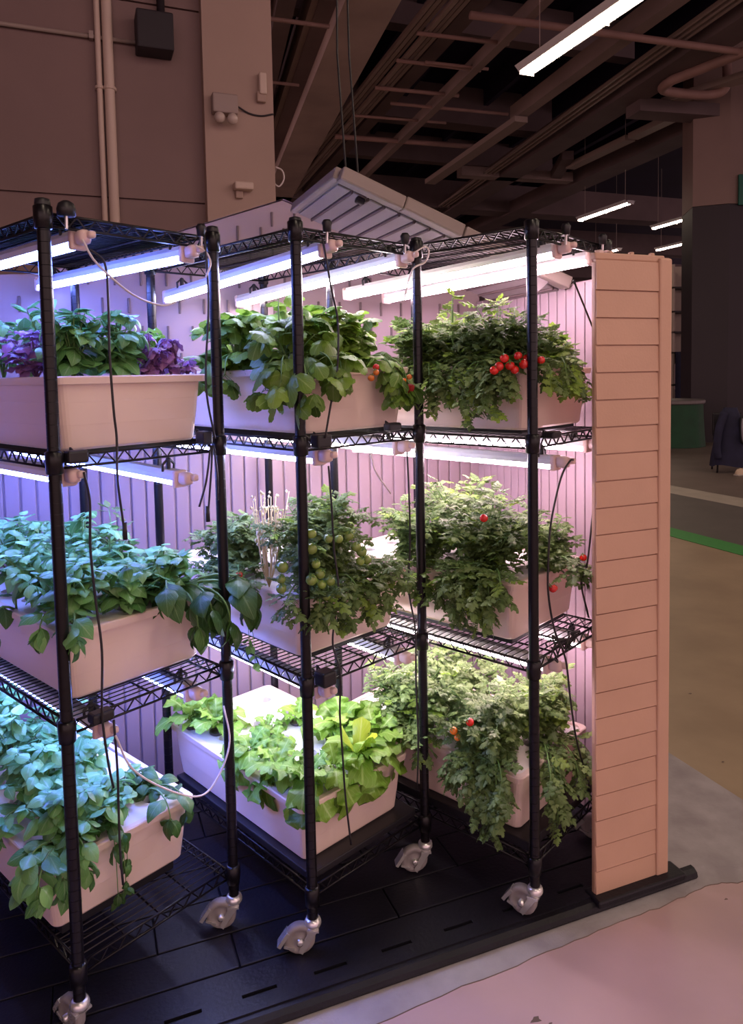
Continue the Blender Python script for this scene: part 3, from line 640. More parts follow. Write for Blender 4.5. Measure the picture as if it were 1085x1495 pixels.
# ================================================================== GROW LIGHTS
TINT = {(0, 0): (.21, .33, 1.5), (0, 1): (.24, .35, 1.5), (1, 0): (.58, .58, 1.0), (1, 1): (1.0, .86, .88), (2, 0): (1.0, .72, .82), (2, 1): (1.0, .70, .80)}
LTUBE = .86
def hood(L):
    mb = MB(); pr = [(-.019, -.012), (-.021, .002), (-.014, .014), (.014, .014), (.021, .002), (.019, -.012)]; n = 6
    mb.add([(x, 0, z) for x, z in pr] + [(x, L, z) for x, z in pr], [(i, (i+1) % n, n+(i+1) % n, n+i) for i in range(n)] + [tuple(reversed(range(n))), tuple(range(n, 2*n))]); return mb
hood_me = hood(LTUBE).mesh('housing', m_fixt)
def diffuser_me(mm):
    mb = MB(); n = 6; vs = []
    for yy in (.012, LTUBE-.012):
        for i in range(n+1): q = math.pi*i/n; vs.append((math.cos(q)*.0175, yy, -.0125-math.sin(q)*.016))
    mb.add(vs, [(i, n+1+i, n+2+i, i+1) for i in range(n)] + [tuple(reversed(range(n+1))), tuple(range(n+1, 2*n+2))]); return mb.mesh('diffuser', mm)
end_me = MB().rbox((0, .003, -.008), (.044, .016, .046), .006).mesh('end_cap', m_plug)
plug_me = MB().rbox((0, -.022, -.004), (.030, .040, .034), .010).rbox((.008, -.046, .0), (.018, .022, .018), .006).mesh('plug', m_plug, True)
clip_me = MB().rbox((0, .02, .03), (.012, .010, .036), .003).tube([(-.018, .02, .012), (-.019, .02, .03), (0, .02, .046), (.019, .02, .03), (.018, .02, .012)], .004, 5).mesh('clip', m_black)
lights = [(0, 0, 0, .095, 0), (0, 0, 1, .395, 0), (0, 1, 0, .045, 0), (0, 1, 1, .350, R(5)), (0, 2, 0, .10, 0), (0, 2, 1, .36, 0),
          (1, 0, 0, .125, 0), (1, 0, 1, .425, 0), (1, 1, 0, .09, 0), (1, 1, 1, .400, R(-4)), (1, 2, 0, .07, 0), (1, 2, 1, .39, 0),
          (2, 0, 0, .20, 0), (2, 0, 1, .42, 0), (2, 1, 0, .19, R(-3)), (2, 1, 1, .40, 0), (2, 2, 0, .14, 0), (2, 2, 1, .38, 0)]
dmesh = {}
for k, l, i, u, yaw in lights:
    key = (k, i)
    if key not in dmesh:
        t_ = TINT[key]; dmesh[key] = diffuser_me(mat('grow_light_diffuser_%d%d' % key, (.9, .9, .9, 1), .5, emit=(*t_, GROW)))
    z = (ZT[k], Z2[k], Z3[k])[l] - (.042 if l == 0 and k == 0 else .036 if l == 0 else .046)
    if (k, l) == (0, 1) and i: z -= .03
    if (k, l) == (2, 1) and not i: z -= .035
    t = empty('grow_light', '%s tube lamp under the %s shelf of the %s rack' % (('left', 'right')[i], ('top', 'second', 'third')[l], RN[k]), 'grow light', rk(k, u, .03, z), RACK_A[k]+yaw, 'tube grow lights')
    if l == 0 and k: t.rotation_euler.x = -R(3.6)
    if (k, l, i) == (0, 1, 1): t.rotation_euler.x = R(3.0); t.location.z -= .012
    obj('housing', hood_me, t); obj('diffuser', dmesh[key], t); obj('end_cap', end_me, t); obj('end_cap', end_me, t, (0, LTUBE-.006, 0))
    obj('plug', plug_me, t); obj('clip', clip_me, t, (0, .03, -.004)); obj('clip', clip_me, t, (0, LTUBE-.12, -.004))

# hub / adapter boxes and knobs on the shelf rims
def rimbox(name, label, k, u, v, z, d, cat='adapter', rr=.006):
    t = empty(name, label, cat, rk(k, u, v, z), RACK_A[k]); part('case', MB().rbox((0, 0, 0), d, rr), m_black, t)
    part('hook', MB().tube([(0, d[1]/2, d[2]/2-.004), (0, d[1]/2+.012, d[2]/2+.004), (0, d[1]/2+.014, -.01)], .003, 5), m_black, t)
    return t
for k, u, z, d, lab in ((0, .046, Z2[0]-.004, (.05, .03, .030), 'black adapter on the second shelf rim near the leftmost post'), (0, .40, Z2[0]+.012, (.03, .04, .035), 'black adapter on the second shelf rim by the second post'),
                        (0, .078, Z3[0]-.002, (.055, .035, .026), 'flat black adapter on the third shelf rim of the left rack'), (1, .06, Z2[1]-.006, (.05, .035, .036), 'black adapter on the second shelf rim of the middle rack'),
                        (1, .055, Z3[1]-.004, (.045, .045, .040), 'round black adapter on the third shelf rim of the middle rack'), (2, .09, Z2[2]+.004, (.05, .035, .02), 'flat black adapter on the second shelf rim of the right rack'),
                        (1, .33, Z2[1]+.014, (.05, .03, .024), 'black adapter near the right end of the middle rack second shelf')):
    rimbox('power_adapter', lab, k, u, -.012, z, d)
for k, u, lab in ((0, .050, 'black timer knob on the top rim beside the leftmost post'), (0, .415, 'black timer knob on the top rim beside the second post'), (1, .10, 'black timer knob on the middle rack top rim, left one'), (1, .40, 'black timer knob on the middle rack top rim, right one'), (2, .18, 'black timer knob on the right rack top rim, left one'), (2, .42, 'black timer knob above the siding panel on the right rack')):
    t = empty('plug_timer', lab, 'timer', rk(k, u, -.008, ZT[k]+.006), RACK_A[k])
    part('body', MB().lathe([(.020, -.012), (.021, .004), (.017, .016), (.008, .022)] if k == 0 and u < .1 else [(.011, -.012), (.012, .004), (.014, .012), (.009, .020)], 14), m_black, t, True)
    part('prong', MB().tube([(0, 0, -.01), (0, .002, -.04)], .004, 6), m_chrome, t)

# ------------------------------------------------------------------ cords (rack-local u, z in front of the posts)
CORDS = [
 (0, 'b', 'black cord hanging from the top light down to the middle basil', [(.092, 1.893), (.127, 1.865), (.132, 1.778), (.131, 1.65), (.134, 1.521), (.14, 1.455), (.132, 1.357), (.148, 1.223)]),
 (0, 'b', 'black cord along the second post from the top shelf', [(.411, 1.964), (.415, 1.795), (.4, 1.579), (.416, 1.433)]),
 (0, 'b', 'black cord beside the leftmost post across the middle tub', [(.052, 1.385), (.062, 1.318), (.06, 1.206), (.068, 1.075), (.074, .958), (.069, .81), (.079, .689), (.094, .615)]),
 (0, 'b', 'black cord over the bottom basil beside the leftmost post', [(.101, .781), (.101, .663), (.104, .559), (.099, .457), (.106, .367)]),
 (0, 'b', 'leftmost short black cord of the bundle at the second post', [(.402, 1.416), (.384, 1.327), (.366, 1.257)]),
 (0, 'b', 'middle short black cord of the bundle at the second post', [(.409, 1.416), (.399, 1.325), (.393, 1.225)]),
 (0, 'b', 'rightmost short black cord of the bundle at the second post', [(.418, 1.415), (.421, 1.341), (.427, 1.266)]),
 (0, 'w', 'white cord linking top lights across the left rack', [(.073, 1.914), (.107, 1.863), (.191, 1.798), (.275, 1.777), (.317, 1.788)]),
 (0, 'w', 'white cord loop from the right top light at the second post', [(.383, 1.937), (.414, 1.923), (.422, 1.894), (.407, 1.857)]),
 (0, 'w', 'white cord sagging over the bottom basil to the second post', [(.1, .745), (.14, .646), (.233, .552), (.334, .488), (.398, .517), (.431, .6), (.421, .7)]),
 (1, 'b', 'black cord hanging past the strawberry plants', [(.062, 1.946), (.087, 1.824), (.113, 1.736), (.104, 1.609), (.077, 1.519), (.056, 1.43)]),
 (1, 'b', 'long black cord past green tomatoes down to the lettuce tub', [(.068, 1.356), (.069, 1.246), (.083, 1.133), (.087, 1.02), (.08, .947), (.07, .874), (.085, .794), (.089, .678), (.091, .562), (.1, .442), (.111, .299)]),
 (1, 'b', 'long black cord beside the fourth post down past the lettuce', [(.363, 1.367), (.371, 1.204), (.38, 1.079), (.362, .96), (.395, .827), (.397, .658), (.403, .485), (.387, .341)]),
 (1, 'w', 'white cord loop from the top light at the fourth post', [(.41, 1.945), (.46, 1.968), (.481, 1.956), (.453, 1.921), (.405, 1.895), (.368, 1.804)]),
 (1, 'w', 'white cord dangling under the second shelf of the middle rack', [(.224, 1.375), (.236, 1.32), (.303, 1.253)]),
 (2, 'b', 'straight black cord slanting to the siding panel at the top', [(.169, 1.851), (.245, 1.777), (.326, 1.699)]),
 (2, 'b', 'long black cord crossing the fifth post down to the bottom vines', [(.185, 1.335), (.150, 1.335), (.109, 1.290), (.045, 1.179), (.022, 1.07), (.022, .977), (.054, .865), (.114, .767), (.147, .633), (.198, .489), (.298, .284)]),
 (2, 'b', 'black cord beside the siding panel past the middle tomatoes', [(.385, 1.350), (.37, 1.28), (.327, 1.197), (.266, 1.017), (.222, .964), (.266, .848)]),
]
for k, cb, lab, pts in CORDS:
    t = empty('power_cable', lab, 'cord', rk(k, pts[0][0], -.03, pts[0][1]), RACK_A[k], 'cords of the grow lights')
    p3 = spline([(u-pts[0][0], random.uniform(-.008, .004), z-pts[0][1]) for u, z in pts], 6)
    part('cable', MB().tube(p3, .0030 if cb == 'b' else .0026, 6), m_cordb if cb == 'b' else m_cordw, t, True)
    if lab.startswith(('middle short', 'black cord hanging from the top')):
        part('connector', MB().tube([p3[-1]+Vector((0, 0, .03)), p3[-1]+Vector((0, 0, -.012))], .006, 8), m_cordb, t, True)
# tangle of dark wire ties on the right rack's third shelf
t = empty('wire_tangle', 'tangle of dark wires on the third shelf rim beside fifth post', 'wire', rk(2, .06, -.01, Z3[2]+.01), RACK_A[2])
for i in range(9):
    pts = [(random.uniform(0, .22), random.uniform(-.02, .03), random.uniform(-.03, .03)) for _ in range(4)]
    pts.sort(); part('wire', MB().tube(spline(pts, 4), .0028, 5), m_cordb, t, True)

# ================================================================== PLANTS
def grid_leaf(name, mm, wf, nx=4, ny=7, cup=.25, droop=.5, ruf=0.0, rufn=5, puff=0.0, petiole=.0, seed=0, serr=0.0, m_st=None):
    """one leaf of unit length along +Y, face up +Z; UV x across, y along"""
    rnd = random.Random(seed); vs = []; uvs = []; mb = MB(); nx2 = nx*2
    ph = rnd.uniform(0, 6)
    def bend(y): return y - droop*.18*y**3, -droop*.5*y*y
    for j in range(ny+1):
        t = j/ny; hw = wf(t)
        for i in range(-nx, nx+1):
            s = i/nx; x = s*hw
            yy, zz = bend(t)
            if serr and abs(i) == nx: x *= 1 + serr*(1 if j % 2 else -1)
            zz += -cup*abs(x)**1.6 + puff*math.sin(abs(s)*math.pi)*math.sin(t*21+abs(s)*3) * .5 + ruf*(abs(s)**2)*math.sin(t*rufn*2+ph+(1.3 if s > 0 else 0))
            vs.append((x, petiole+yy*(1-petiole), zz)); uvs.append((s*.5+.5, t))
    W = nx2+1
    fs = [(j*W+i, j*W+i+1, (j+1)*W+i+1, (j+1)*W+i) for j in range(ny) for i in range(nx2)]
    mb.add(vs, fs)
    if petiole: mb.tube([(0, 0, -.02), (0, petiole+.05, -.004)], .018, 4, mi=1, caps=False)
    me = mb.mesh(name, [mm, m_st or m_stem], True)
    uvl = me.uv_layers.new(name='UVMap')
    for lo in me.loops: uvl.data[lo.index].uv = uvs[lo.vertex_index] if lo.vertex_index < len(uvs) else (.5, .5)
    return me

def multi_leaf(name, mm, leaflets, petiole, m_st=None, curl=.5):
    """compound leaf: leaflets = list of (x, y, angle, length, widthfn, serr)"""
    mb = MB(); uvs = {}
    rach = [(0, 0, 0)]
    ymax = max(l[1] for l in leaflets)
    bz = lambda y: -curl*.45*y*y
    mb.tube([(0, ymax*i/3, bz(ymax*i/3)-.004) for i in range(4)], .010, 4, mi=1, caps=False)
    for x0, y0, an, L, wf, ny, serr, dr in leaflets:
        o = len(mb.v); ca, sa = math.cos(an), math.sin(an); vs = []; nx = 1
        for j in range(ny+1):
            t = j/ny; hw = wf(t)*L*(1+(serr if j % 2 else -serr))
            for i in (-1, 0, 1):
                lx, ly = i*hw, t*L; z = bz(y0) - dr*(t*L)**2*1.2 - (abs(i)*hw*.35 if i else 0) + (.05*L*math.sin(j*2.1+i) if i else 0)
                uvs[o+len(vs)] = (.5+i*.5, t); vs.append((x0+lx*ca+ly*sa, y0-lx*sa+ly*ca, z))
        mb.add(vs, [(j*3+i, j*3+i+1, (j+1)*3+i+1, (j+1)*3+i) for j in range(ny) for i in range(2)])
    me = mb.mesh(name, [mm, m_st or m_stem], True); uvl = me.uv_layers.new(name='UVMap')
    for lo in me.loops: uvl.data[lo.index].uv = uvs.get(lo.vertex_index, (.5, .5))
    return me

w_basil = lambda t: .36*math.sin(math.pi*min(1, t**.75*.97+.02))**.8*(1-.15*t)
w_lett = lambda t: (.12+.34*t**.8)*(1 if t < .8 else max(.02, 1-((t-.8)/.2)**2*.75))
w_young = lambda t: (.10+.20*t)*(1 if t < .7 else max(.03, math.sqrt(max(0, 1-((t-.7)/.3)**2))))
w_round = lambda t: .48*math.sqrt(max(0.0, 1-(2*t-1.04)**2))+.01
w_tl = lambda t: .36*math.sin(math.pi*min(1, t*.96+.03))**.8
LEAF = {}
LEAF['basil'] = [grid_leaf('leaf', L_basil, w_basil, 3, 7, .5, d, .02, 4, .06, .12, i) for i, d in enumerate((.5, .9, 1.3, .2))]
LEAF['bigbasil'] = [grid_leaf('leaf', L_basilbig, w_basil, 4, 8, .5, d, .03, 4, .06, .10, i+10) for i, d in enumerate((.8, 1.3, 1.0))]
LEAF['purple'] = [grid_leaf('leaf', L_purple, w_basil, 3, 8, .6, d, .06, 7, .09, .10, i+20, .12, m_stemp) for i, d in enumerate((.7, 1.2, .4))]
LEAF['lettuce'] = [grid_leaf('leaf', L_lettuce, w_lett, 5, 11, .3, d, .12, 9, .07, 0, i+30) for i, d in enumerate((.6, 1.0, 1.4, .3))]
LEAF['young'] = [grid_leaf('leaf', L_young, w_young, 4, 9, .9, d, .03, 6, .02, 0, i+40) for i, d in enumerate((.1, .35))]
LEAF['straw'] = []
for i, d in enumerate((.5, .9, 1.3)):
    LEAF['straw'].append(multi_leaf('leaf', L_straw, [(0, .42, 0, .58, w_round, 8, .06, d), (0, .42, R(78), .52, w_round, 8, .06, d), (0, .42, R(-78), .52, w_round, 8, .06, d)], .42, curl=.4*d))
def tomato_leaf(mm, seed, d):
    rnd = random.Random(seed); ls = [(0, .70, rnd.uniform(-.2, .2), .34, w_tl, 6, .22, d)]
    for y, L in ((.22, .20), (.34, .12), (.44, .30), (.56, .14), (.66, .30)):
        for sx in (1, -1): ls.append((0, y+rnd.uniform(-.03, .03), sx*R(rnd.uniform(52, 80)), L*rnd.uniform(.85, 1.15), w_tl, 5, .22, d*rnd.uniform(.6, 1.4)))
    return multi_leaf('leaf', mm, ls, .2, curl=d)
LEAF['tomato'] = [tomato_leaf(L_tom, i, d) for i, d in enumerate((.5, .9, 1.4, .9))]
LEAF['tomy'] = [tomato_leaf(L_tomy, i+9, d) for i, d in enumerate((.5, .9))]
def round_fruit(name, mm, squash=1.0, n=12):
    pr = [(math.sin(math.pi*i/8)*1.0+.001, -math.cos(math.pi*i/8)*squash) for i in range(9)]
    return MB().lathe(pr, n).mesh(name, mm, True)
FRUIT = {'red': round_fruit('tomato', m_tomr, .95), 'green': round_fruit('tomato', m_tomg, .95), 'orange': round_fruit('tomato', m_tomo, .95)}
cal = MB()
for i in range(5):
    q = 2*math.pi*i/5; a = Vector((math.cos(q), math.sin(q), 0)); b = Vector((-a.y, a.x, 0))
    cal.add([Vector((0, 0, .98)), a*.45+b*.16+Vector((0, 0, 1.0)), a*.95+Vector((0, 0, .78)), a*.45-b*.16+Vector((0, 0, 1.0))], [(0, 1, 2, 3)])
cal.tube([(0, 0, .95), (.1, 0, 1.5)], .10, 5)
calyx_me = cal.mesh('calyx', m_calyx)
berry_me = MB().lathe([(.01, -1.25), (.35, -1.05), (.70, -.55), (.92, 0), (.95, .35), (.75, .65), (.3, .78), (.01, .78)], 12).mesh('berry', m_berry, True)
NLEAF = 0
def add_leaf(root, kind, pos, az, pit, size, rollv, rnd, name='leaf'):
    """az: azimuth the leaf points to (0 = +x local), pit: up angle"""
    global NLEAF; NLEAF += 1
    me = rnd.choice(LEAF[kind])
    d = Vector((math.cos(az)*math.cos(pit), math.sin(az)*math.cos(pit), math.sin(pit)))
    side = Vector((math.sin(az), -math.cos(az), 0)); upv = side.cross(d)
    rm = Matrix((side, d, upv)).transposed() @ Matrix.Rotation(rollv, 3, 'Y')
    M = rm.to_4x4(); M.translation = pos
    PEND.append((me, M @ Matrix.Scale(size, 4)))
PEND = []
LEAF_CAP = 280
def place_leaves(root):
    """the leaves nearest the opening become objects, those past the cap (deep inside) one joined part"""
    rootM = Matrix.LocRotScale(root.location, root.rotation_euler, None)
    view = Vector((0, 0, 1.6))
    order = sorted(PEND, key=lambda e: (rootM @ e[1].translation - view).length)
    for me, M in order[:LEAF_CAP]:
        o = bpy.data.objects.new('leaf', me); C.objects.link(o); o.parent = root; o.matrix_local = M
    rest = order[LEAF_CAP:]
    if rest:
        mats = []; vs = []; fs = []; mi = []; uv = []
        for me, M in rest:
            o = len(vs); vs += [tuple(M @ v.co) for v in me.vertices]; ul = me.uv_layers[0].data
            idx = []
            for mm in me.materials:
                if mm not in mats: mats.append(mm)
                idx.append(mats.index(mm))
            for p in me.polygons:
                fs.append(tuple(o+i for i in p.vertices)); mi.append(idx[p.material_index]); uv += [tuple(ul[l].uv) for l in p.loop_indices]
        me = bpy.data.meshes.new('inner_foliage'); me.from_pydata(vs, [], fs)
        for mm in mats: me.materials.append(mm)
        me.polygons.foreach_set('material_index', mi); lay = me.uv_layers.new(name='UVMap')
        lay.data.foreach_set('uv', [c for p in uv for c in p]); me.update()
        stuff(obj('inner_foliage', me, root))
    PEND.clear()

def plant(name, label, cat, k, l, u, v, kind, seed, nst=7, rad=(.08, .08), h=(.12, .2), size=(.05, .075), nodes=3, trails=(), fruits=(), stem_r=.0028, group=None, extra=None, droop=0.0, mst=None, tipn=3, lean=(0, 0), nodeper=2, flat=.5, prob=0.0, alt=None):
    rnd = random.Random(seed); z0 = RIM[k, l]+.001
    root = empty(name, label, cat, rk(k, u, v, z0), RACK_A[k], group)
    pu, pv, _ = PLAN[k, l]
    mb = MB(); paths = []
    for i in range(nst):
        az = 2*math.pi*(i+rnd.uniform(-.35, .35))/nst; rr = math.sqrt(rnd.uniform(.08, 1)) if i else .1
        hh = rnd.uniform(*h)*(1-.30*rr*rr)
        tip = Vector((math.cos(az)*rad[0]*rr+lean[0], math.sin(az)*rad[1]*rr+lean[1], hh)); c = Vector((tip.x*.35, tip.y*.35, hh*.65))
        paths.append(([(c*2*t*(1-t)+tip*t*t) for t in [j/6 for j in range(7)]], False))
    for tr in trails:
        tip = Vector((tr[0]-u, tr[1]-v, tr[2]-z0))
        c = Vector((tip.x*.72, tip.y*.72, max(.06, tip.z*.5+.10)))
        c2 = Vector((tip.x*.99, tip.y*1.0, max(.02, tip.z*.35+.03)))
        paths.append(([c*3*t*(1-t)**2 + c2*3*t*t*(1-t) + tip*t**3 for t in [j/9 for j in range(10)]], True))
    for p, tr in paths:
        mb.tube(p, [stem_r*(1.2-.8*i/len(p)) for i in range(len(p))], 5)
        npt = len(p); nn = nodes if not tr else max(3, int(nodes*1.6))
        for q in range(nn):
            f = (.30+.64*q/max(1, nn-1)) if not tr else (.22+.74*q/max(1, nn-1))
            x = f*(npt-1); a = int(x); pos = p[a].lerp(p[min(a+1, npt-1)], x-a)
            az0 = rnd.uniform(0, 6.28)
            for w_ in range(nodeper):
                az = az0+w_*2*math.pi/nodeper+rnd.uniform(-.4, .4)
                pit = rnd.uniform(-.35, .55) - droop - (.75 if tr and pos.z < .03 else 0)
                sz = rnd.uniform(*size)*(1 if q < nn-1 else .8)
                pp = Vector(pos)
                # stay above the raft inside the tub
                gu, gv = u+pp.x-pu, v+pp.y-pv
                if abs(gu) < PU/2+.01 and abs(gv) < PL_/2+.01:
                    if pp.z < .025: pp.z = .025+rnd.uniform(0, .02)
                    if pp.z < .05: pit = max(pit, -.1)
                kk = kind if rnd.random() > prob else alt
                add_leaf(root, kk, pp, az, pit, sz, rnd.uniform(-flat, flat), rnd)
        e = p[-1]
        for w_ in range(tipn):
            add_leaf(root, kind if rnd.random() > prob else alt, e, rnd.uniform(0, 6.28), rnd.uniform(-.1, .8)-droop-(.9 if tr else 0), rnd.uniform(*size)*.75, rnd.uniform(-flat, flat), rnd)
    place_leaves(root)
    stuff(part('stalk', mb, mst or m_stem, root, True))
    for col, fu, fv, fz, r_ in fruits:
        if col == 'berry':
            f = obj('berry', berry_me, root, (fu-u, fv-v, fz-z0), (rnd.uniform(-.2, .2), rnd.uniform(-.2, .2), 0), r_)
            obj('calyx', calyx_me, f, (0, 0, -.1), sc=.9)
        else:
            f = obj('tomato', FRUIT[col], root, (fu-u, fv-v, fz-z0), (rnd.uniform(-.7, .7), rnd.uniform(-.7, .7), 0), r_)
            obj('calyx', calyx_me, f)
    return root

# --- left rack, top tub: green and purple basil
GB = 'basil plants of the left rack'
plant('basil_plant', 'green basil in the left rack top tub, just right of the leftmost post', 'plant', 0, 0, .12, .13, 'basil', 1, 14, (.065, .05), (.10, .175), (.045, .075), 3, droop=.25, group=GB)
plant('basil_plant', 'tall green basil in the top tub behind the hanging black cord', 'plant', 0, 0, .235, .13, 'basil', 2, 15, (.065, .05), (.10, .18), (.05, .085), 3, droop=.4, group=GB)
plant('basil_plant', 'green basil at the back of the left rack top tub', 'plant', 0, 0, .15, .33, 'basil', 3, 7, (.09, .08), (.14, .20), (.05, .075), 3, group=GB)
plant('basil_plant', 'pale green basil at the left picture edge in the top tub', 'plant', 0, 0, .08, .45, 'basil', 4, 8, (.09, .10), (.15, .21), (.05, .075), 3, group=GB)
plant('purple_basil', 'low purple basil left of the leftmost post in the top tub', 'plant', 0, 0, .075, .24, 'purple', 5, 9, (.07, .09), (.06, .13), (.04, .06), 3, mst=m_stemp)
plant('purple_basil', 'bushy purple basil in the top tub, middle of the right half', 'plant', 0, 0, .325, .12, 'purple', 6, 6, (.03, .04), (.08, .125), (.035, .055), 3, mst=m_stemp, droop=.5)
plant('purple_basil', 'purple basil beside the second post in the top tub', 'plant', 0, 0, .385, .11, 'purple', 7, 6, (.035, .03), (.08, .125), (.035, .055), 3, mst=m_stemp, droop=.6)
plant('lettuce_plant', 'pale lettuce behind the second post in the top tub', 'plant', 0, 0, .40, .28, 'lettuce', 8, 5, (.05, .06), (.07, .13), (.06, .09), 2, droop=.1)
plant('purple_basil', 'tiny purple seedling at the right rim of the top tub', 'plant', 0, 0, .42, .08, 'purple', 9, 3, (.02, .02), (.02, .04), (.03, .04), 2, mst=m_stemp)
# --- left rack, middle tub: basil mass
posm = [(.09, .13, .19), (.22, .11, .17), (.10, .32, .22), (.27, .28, .21), (.12, .52, .24), (.30, .48, .22), (.34, .12, .15), (.20, .66, .22)]
where = ['at the front left corner', 'at the front, behind the black cord', 'by the left side wall of the tub', 'in the very middle', 'towards the back left', 'towards the back right', 'at the front, beside the drooping broad leaves', 'at the far back']
for i, (u, v, h) in enumerate(posm):
    tr = [(.02, -.02, RIM[0, 1]+.01), (-.01, .10, RIM[0, 1]+.01)] if i == 0 else ()
    plant('basil_plant', 'basil in the left rack middle tub, %s' % where[i], 'plant', 0, 1, u, v, 'basil', 30+i, 13, (.10, .09), (h*.72, h), (.04, .075), 4, trails=tr, droop=.15, group=GB, stem_r=.003)
plant('broad_leaf_basil', 'large dark basil leaves drooping past the second post', 'plant', 0, 1, .375, .16, 'bigbasil', 50, 4, (.04, .05), (.10, .15), (.09, .12), 2, trails=[(.33, -.055, .955), (.43, -.06, .94), (.37, -.06, .99), (.53, -.03, 1.0), (.50, -.05, .97), (.27, -.01, 1.06)], droop=.35, stem_r=.004, tipn=2, nodeper=2)
plant('trailing_sprig', 'small leafy sprig hanging below the drooping basil at the second post', 'plant', 0, 1, .41, .085, 'basil', 51, 1, (.01, .01), (.02, .03), (.03, .04), 2, trails=[(.50, -.05, .85), (.51, -.06, .80)], stem_r=.0018)
plant('pale_seedling', 'faded pale seedling at the back right of the middle tub', 'plant', 0, 1, .38, .44, 'tomato', 52, 6, (.07, .09), (.14, .25), (.05, .08), 3)
plant('broad_leaf_basil', 'single dark leaf at the left picture edge under the middle tub', 'plant', 0, 1, .045, .36, 'bigbasil', 53, 1, (.01, .01), (.03, .05), (.07, .08), 1, trails=[(-.06, .30, .84)], tipn=1, nodeper=1, stem_r=.003)
# --- left rack, bottom tub
posb = [(.06, .16, .17), (.17, .17, .14), (.08, .34, .21), (.20, .36, .19), (.09, .54, .23), (.22, .56, .23), (.12, .72, .24)]
whb = ['at the front left corner, spilling over the rim', 'at the front, behind the lower black cord', 'by the left side', 'in the middle', 'left of centre at the back', 'right of centre at the back', 'at the far back']
zr = RIM[0, 2]
for i, (u, v, h) in enumerate(posb):
    tr = [(-.06, .06, zr-.03), (-.05, .16, zr-.05), (.0, .055, zr-.045), (.06, .055, zr-.02), (-.07, .11, zr+.0)] if i == 0 else [(-.06, .30, zr+.02)] if i == 2 else ()
    plant('basil_plant', 'basil in the left rack bottom tub, %s' % whb[i], 'plant', 0, 2, u, v, 'basil', 70+i, 12, (.10, .10), (h*.7, h), (.042, .078), 4, trails=tr, droop=.15, group=GB, stem_r=.003)
plant('basil_plant', 'low dark basil at the right front corner of the bottom tub', 'plant', 0, 2, .305, .22, 'bigbasil', 80, 6, (.07, .06), (.03, .08), (.05, .075), 2, trails=[(.36, .07, zr-.02), (.30, .06, zr-.01)], droop=.1, group=GB)
plant('mint_sprig', 'small sprig trailing down the front of the bottom tub', 'plant', 0, 2, .15, .115, 'bigbasil', 81, 2, (.02, .02), (.03, .05), (.035, .055), 2, trails=[(.14, .06, zr-.15), (.16, .055, zr-.12), (.17, .06, zr-.06)], stem_r=.002)
# --- middle rack, top tub: strawberries
zs1 = RIM[1, 0]
plant('strawberry_plant', 'strawberry at the front left corner with leaves drooping past the third post', 'plant', 1, 0, .09, .15, 'straw', 100, 9, (.09, .09), (.12, .20), (.075, .11), 2, trails=[(-.035, .10, 1.56), (.0, -.03, 1.55), (-.035, .03, 1.58), (.09, -.035, 1.60)], fruits=[('berry', -.03, .09, 1.535, .013)], droop=.2, tipn=2)
plant('strawberry_plant', 'strawberry at front centre right of the third post', 'plant', 1, 0, .23, .17, 'straw', 101, 11, (.09, .08), (.12, .20), (.07, .10), 3, trails=[(.12, -.03, 1.60)], fruits=[('orange', .24, -.02, 1.585, .010), ('orange', .255, -.025, 1.60, .009), ('red', .265, -.015, 1.615, .010)], droop=.1)
plant('strawberry_plant', 'strawberry with a ripe berry beside the fourth post', 'plant', 1, 0, .345, .18, 'straw', 102, 9, (.07, .08), (.11, .20), (.06, .09), 3, trails=[(.32, -.03, 1.58), (.37, -.035, 1.56), (.34, -.03, 1.545)], fruits=[('berry', .375, -.04, 1.553, .016), ('orange', .36, -.03, 1.575, .009), ('orange', .345, -.028, 1.585, .008), ('orange', .385, -.03, 1.585, .009)], droop=.1)
plant('strawberry_plant', 'bright strawberry behind the third post on the left side of its tub', 'plant', 1, 0, .07, .38, 'straw', 103, 10, (.09, .13), (.12, .20), (.08, .11), 2, trails=[(-.03, .30, 1.60), (-.03, .42, 1.61)], droop=.1)
plant('strawberry_plant', 'strawberry in the middle back of its tub', 'plant', 1, 0, .27, .38, 'straw', 104, 9, (.11, .13), (.13, .21), (.08, .11), 2)
# --- middle rack, middle tub: green tomatoes
GF = [(.025, -.02, 1.10), (.03, -.03, 1.075), (.00, -.03, 1.065), (.035, -.03, 1.045), (.06, -.035, 1.05), (-.055, .02, 1.10), (-.06, .02, 1.07), (-.06, .02, 1.045), (.02, -.01, 1.14), (.07, -.02, 1.16), (.17, -.02, 1.12), (.185, -.025, 1.105), (.175, -.03, 1.08), (.20, -.03, 1.08), (.16, .0, 1.15), (.115, -.01, 1.15), (.02, -.01, 1.18), (.09, -.03, 1.01), (.05, -.03, 1.01)]
GF = [('green', a, b, c, .0125+.003*((i*7) % 3)/2) for i, (a, b, c) in enumerate(GF)]
zt1 = RIM[1, 1]
plant('tomato_plant', 'bushy tomato laden with green fruit in the middle tub of middle rack', 'plant', 1, 1, .17, .13, 'tomato', 120, 27, (.17, .13), (.17, .29), (.05, .082), 6, trails=[(.02, -.035, .97), (.10, -.045, .95), (.20, -.045, .94), (.27, -.04, .95), (.33, -.035, 1.0), (-.04, .03, .99), (.05, -.04, .99), (.15, -.045, 1.0), (.24, -.05, 1.03), (.30, -.04, 1.06)], fruits=GF, prob=.12, alt='tomy', nodeper=3)
plant('tomato_plant', 'bluish tomato foliage seen between second and third posts', 'plant', 1, 1, .08, .42, 'tomato', 121, 19, (.12, .14), (.12, .22), (.05, .082), 5, trails=[(-.04, .35, 1.0), (-.04, .45, 1.0), (-.04, .25, 1.01)], fruits=[('red', -.03, .26, 1.03, .011)], nodeper=3)
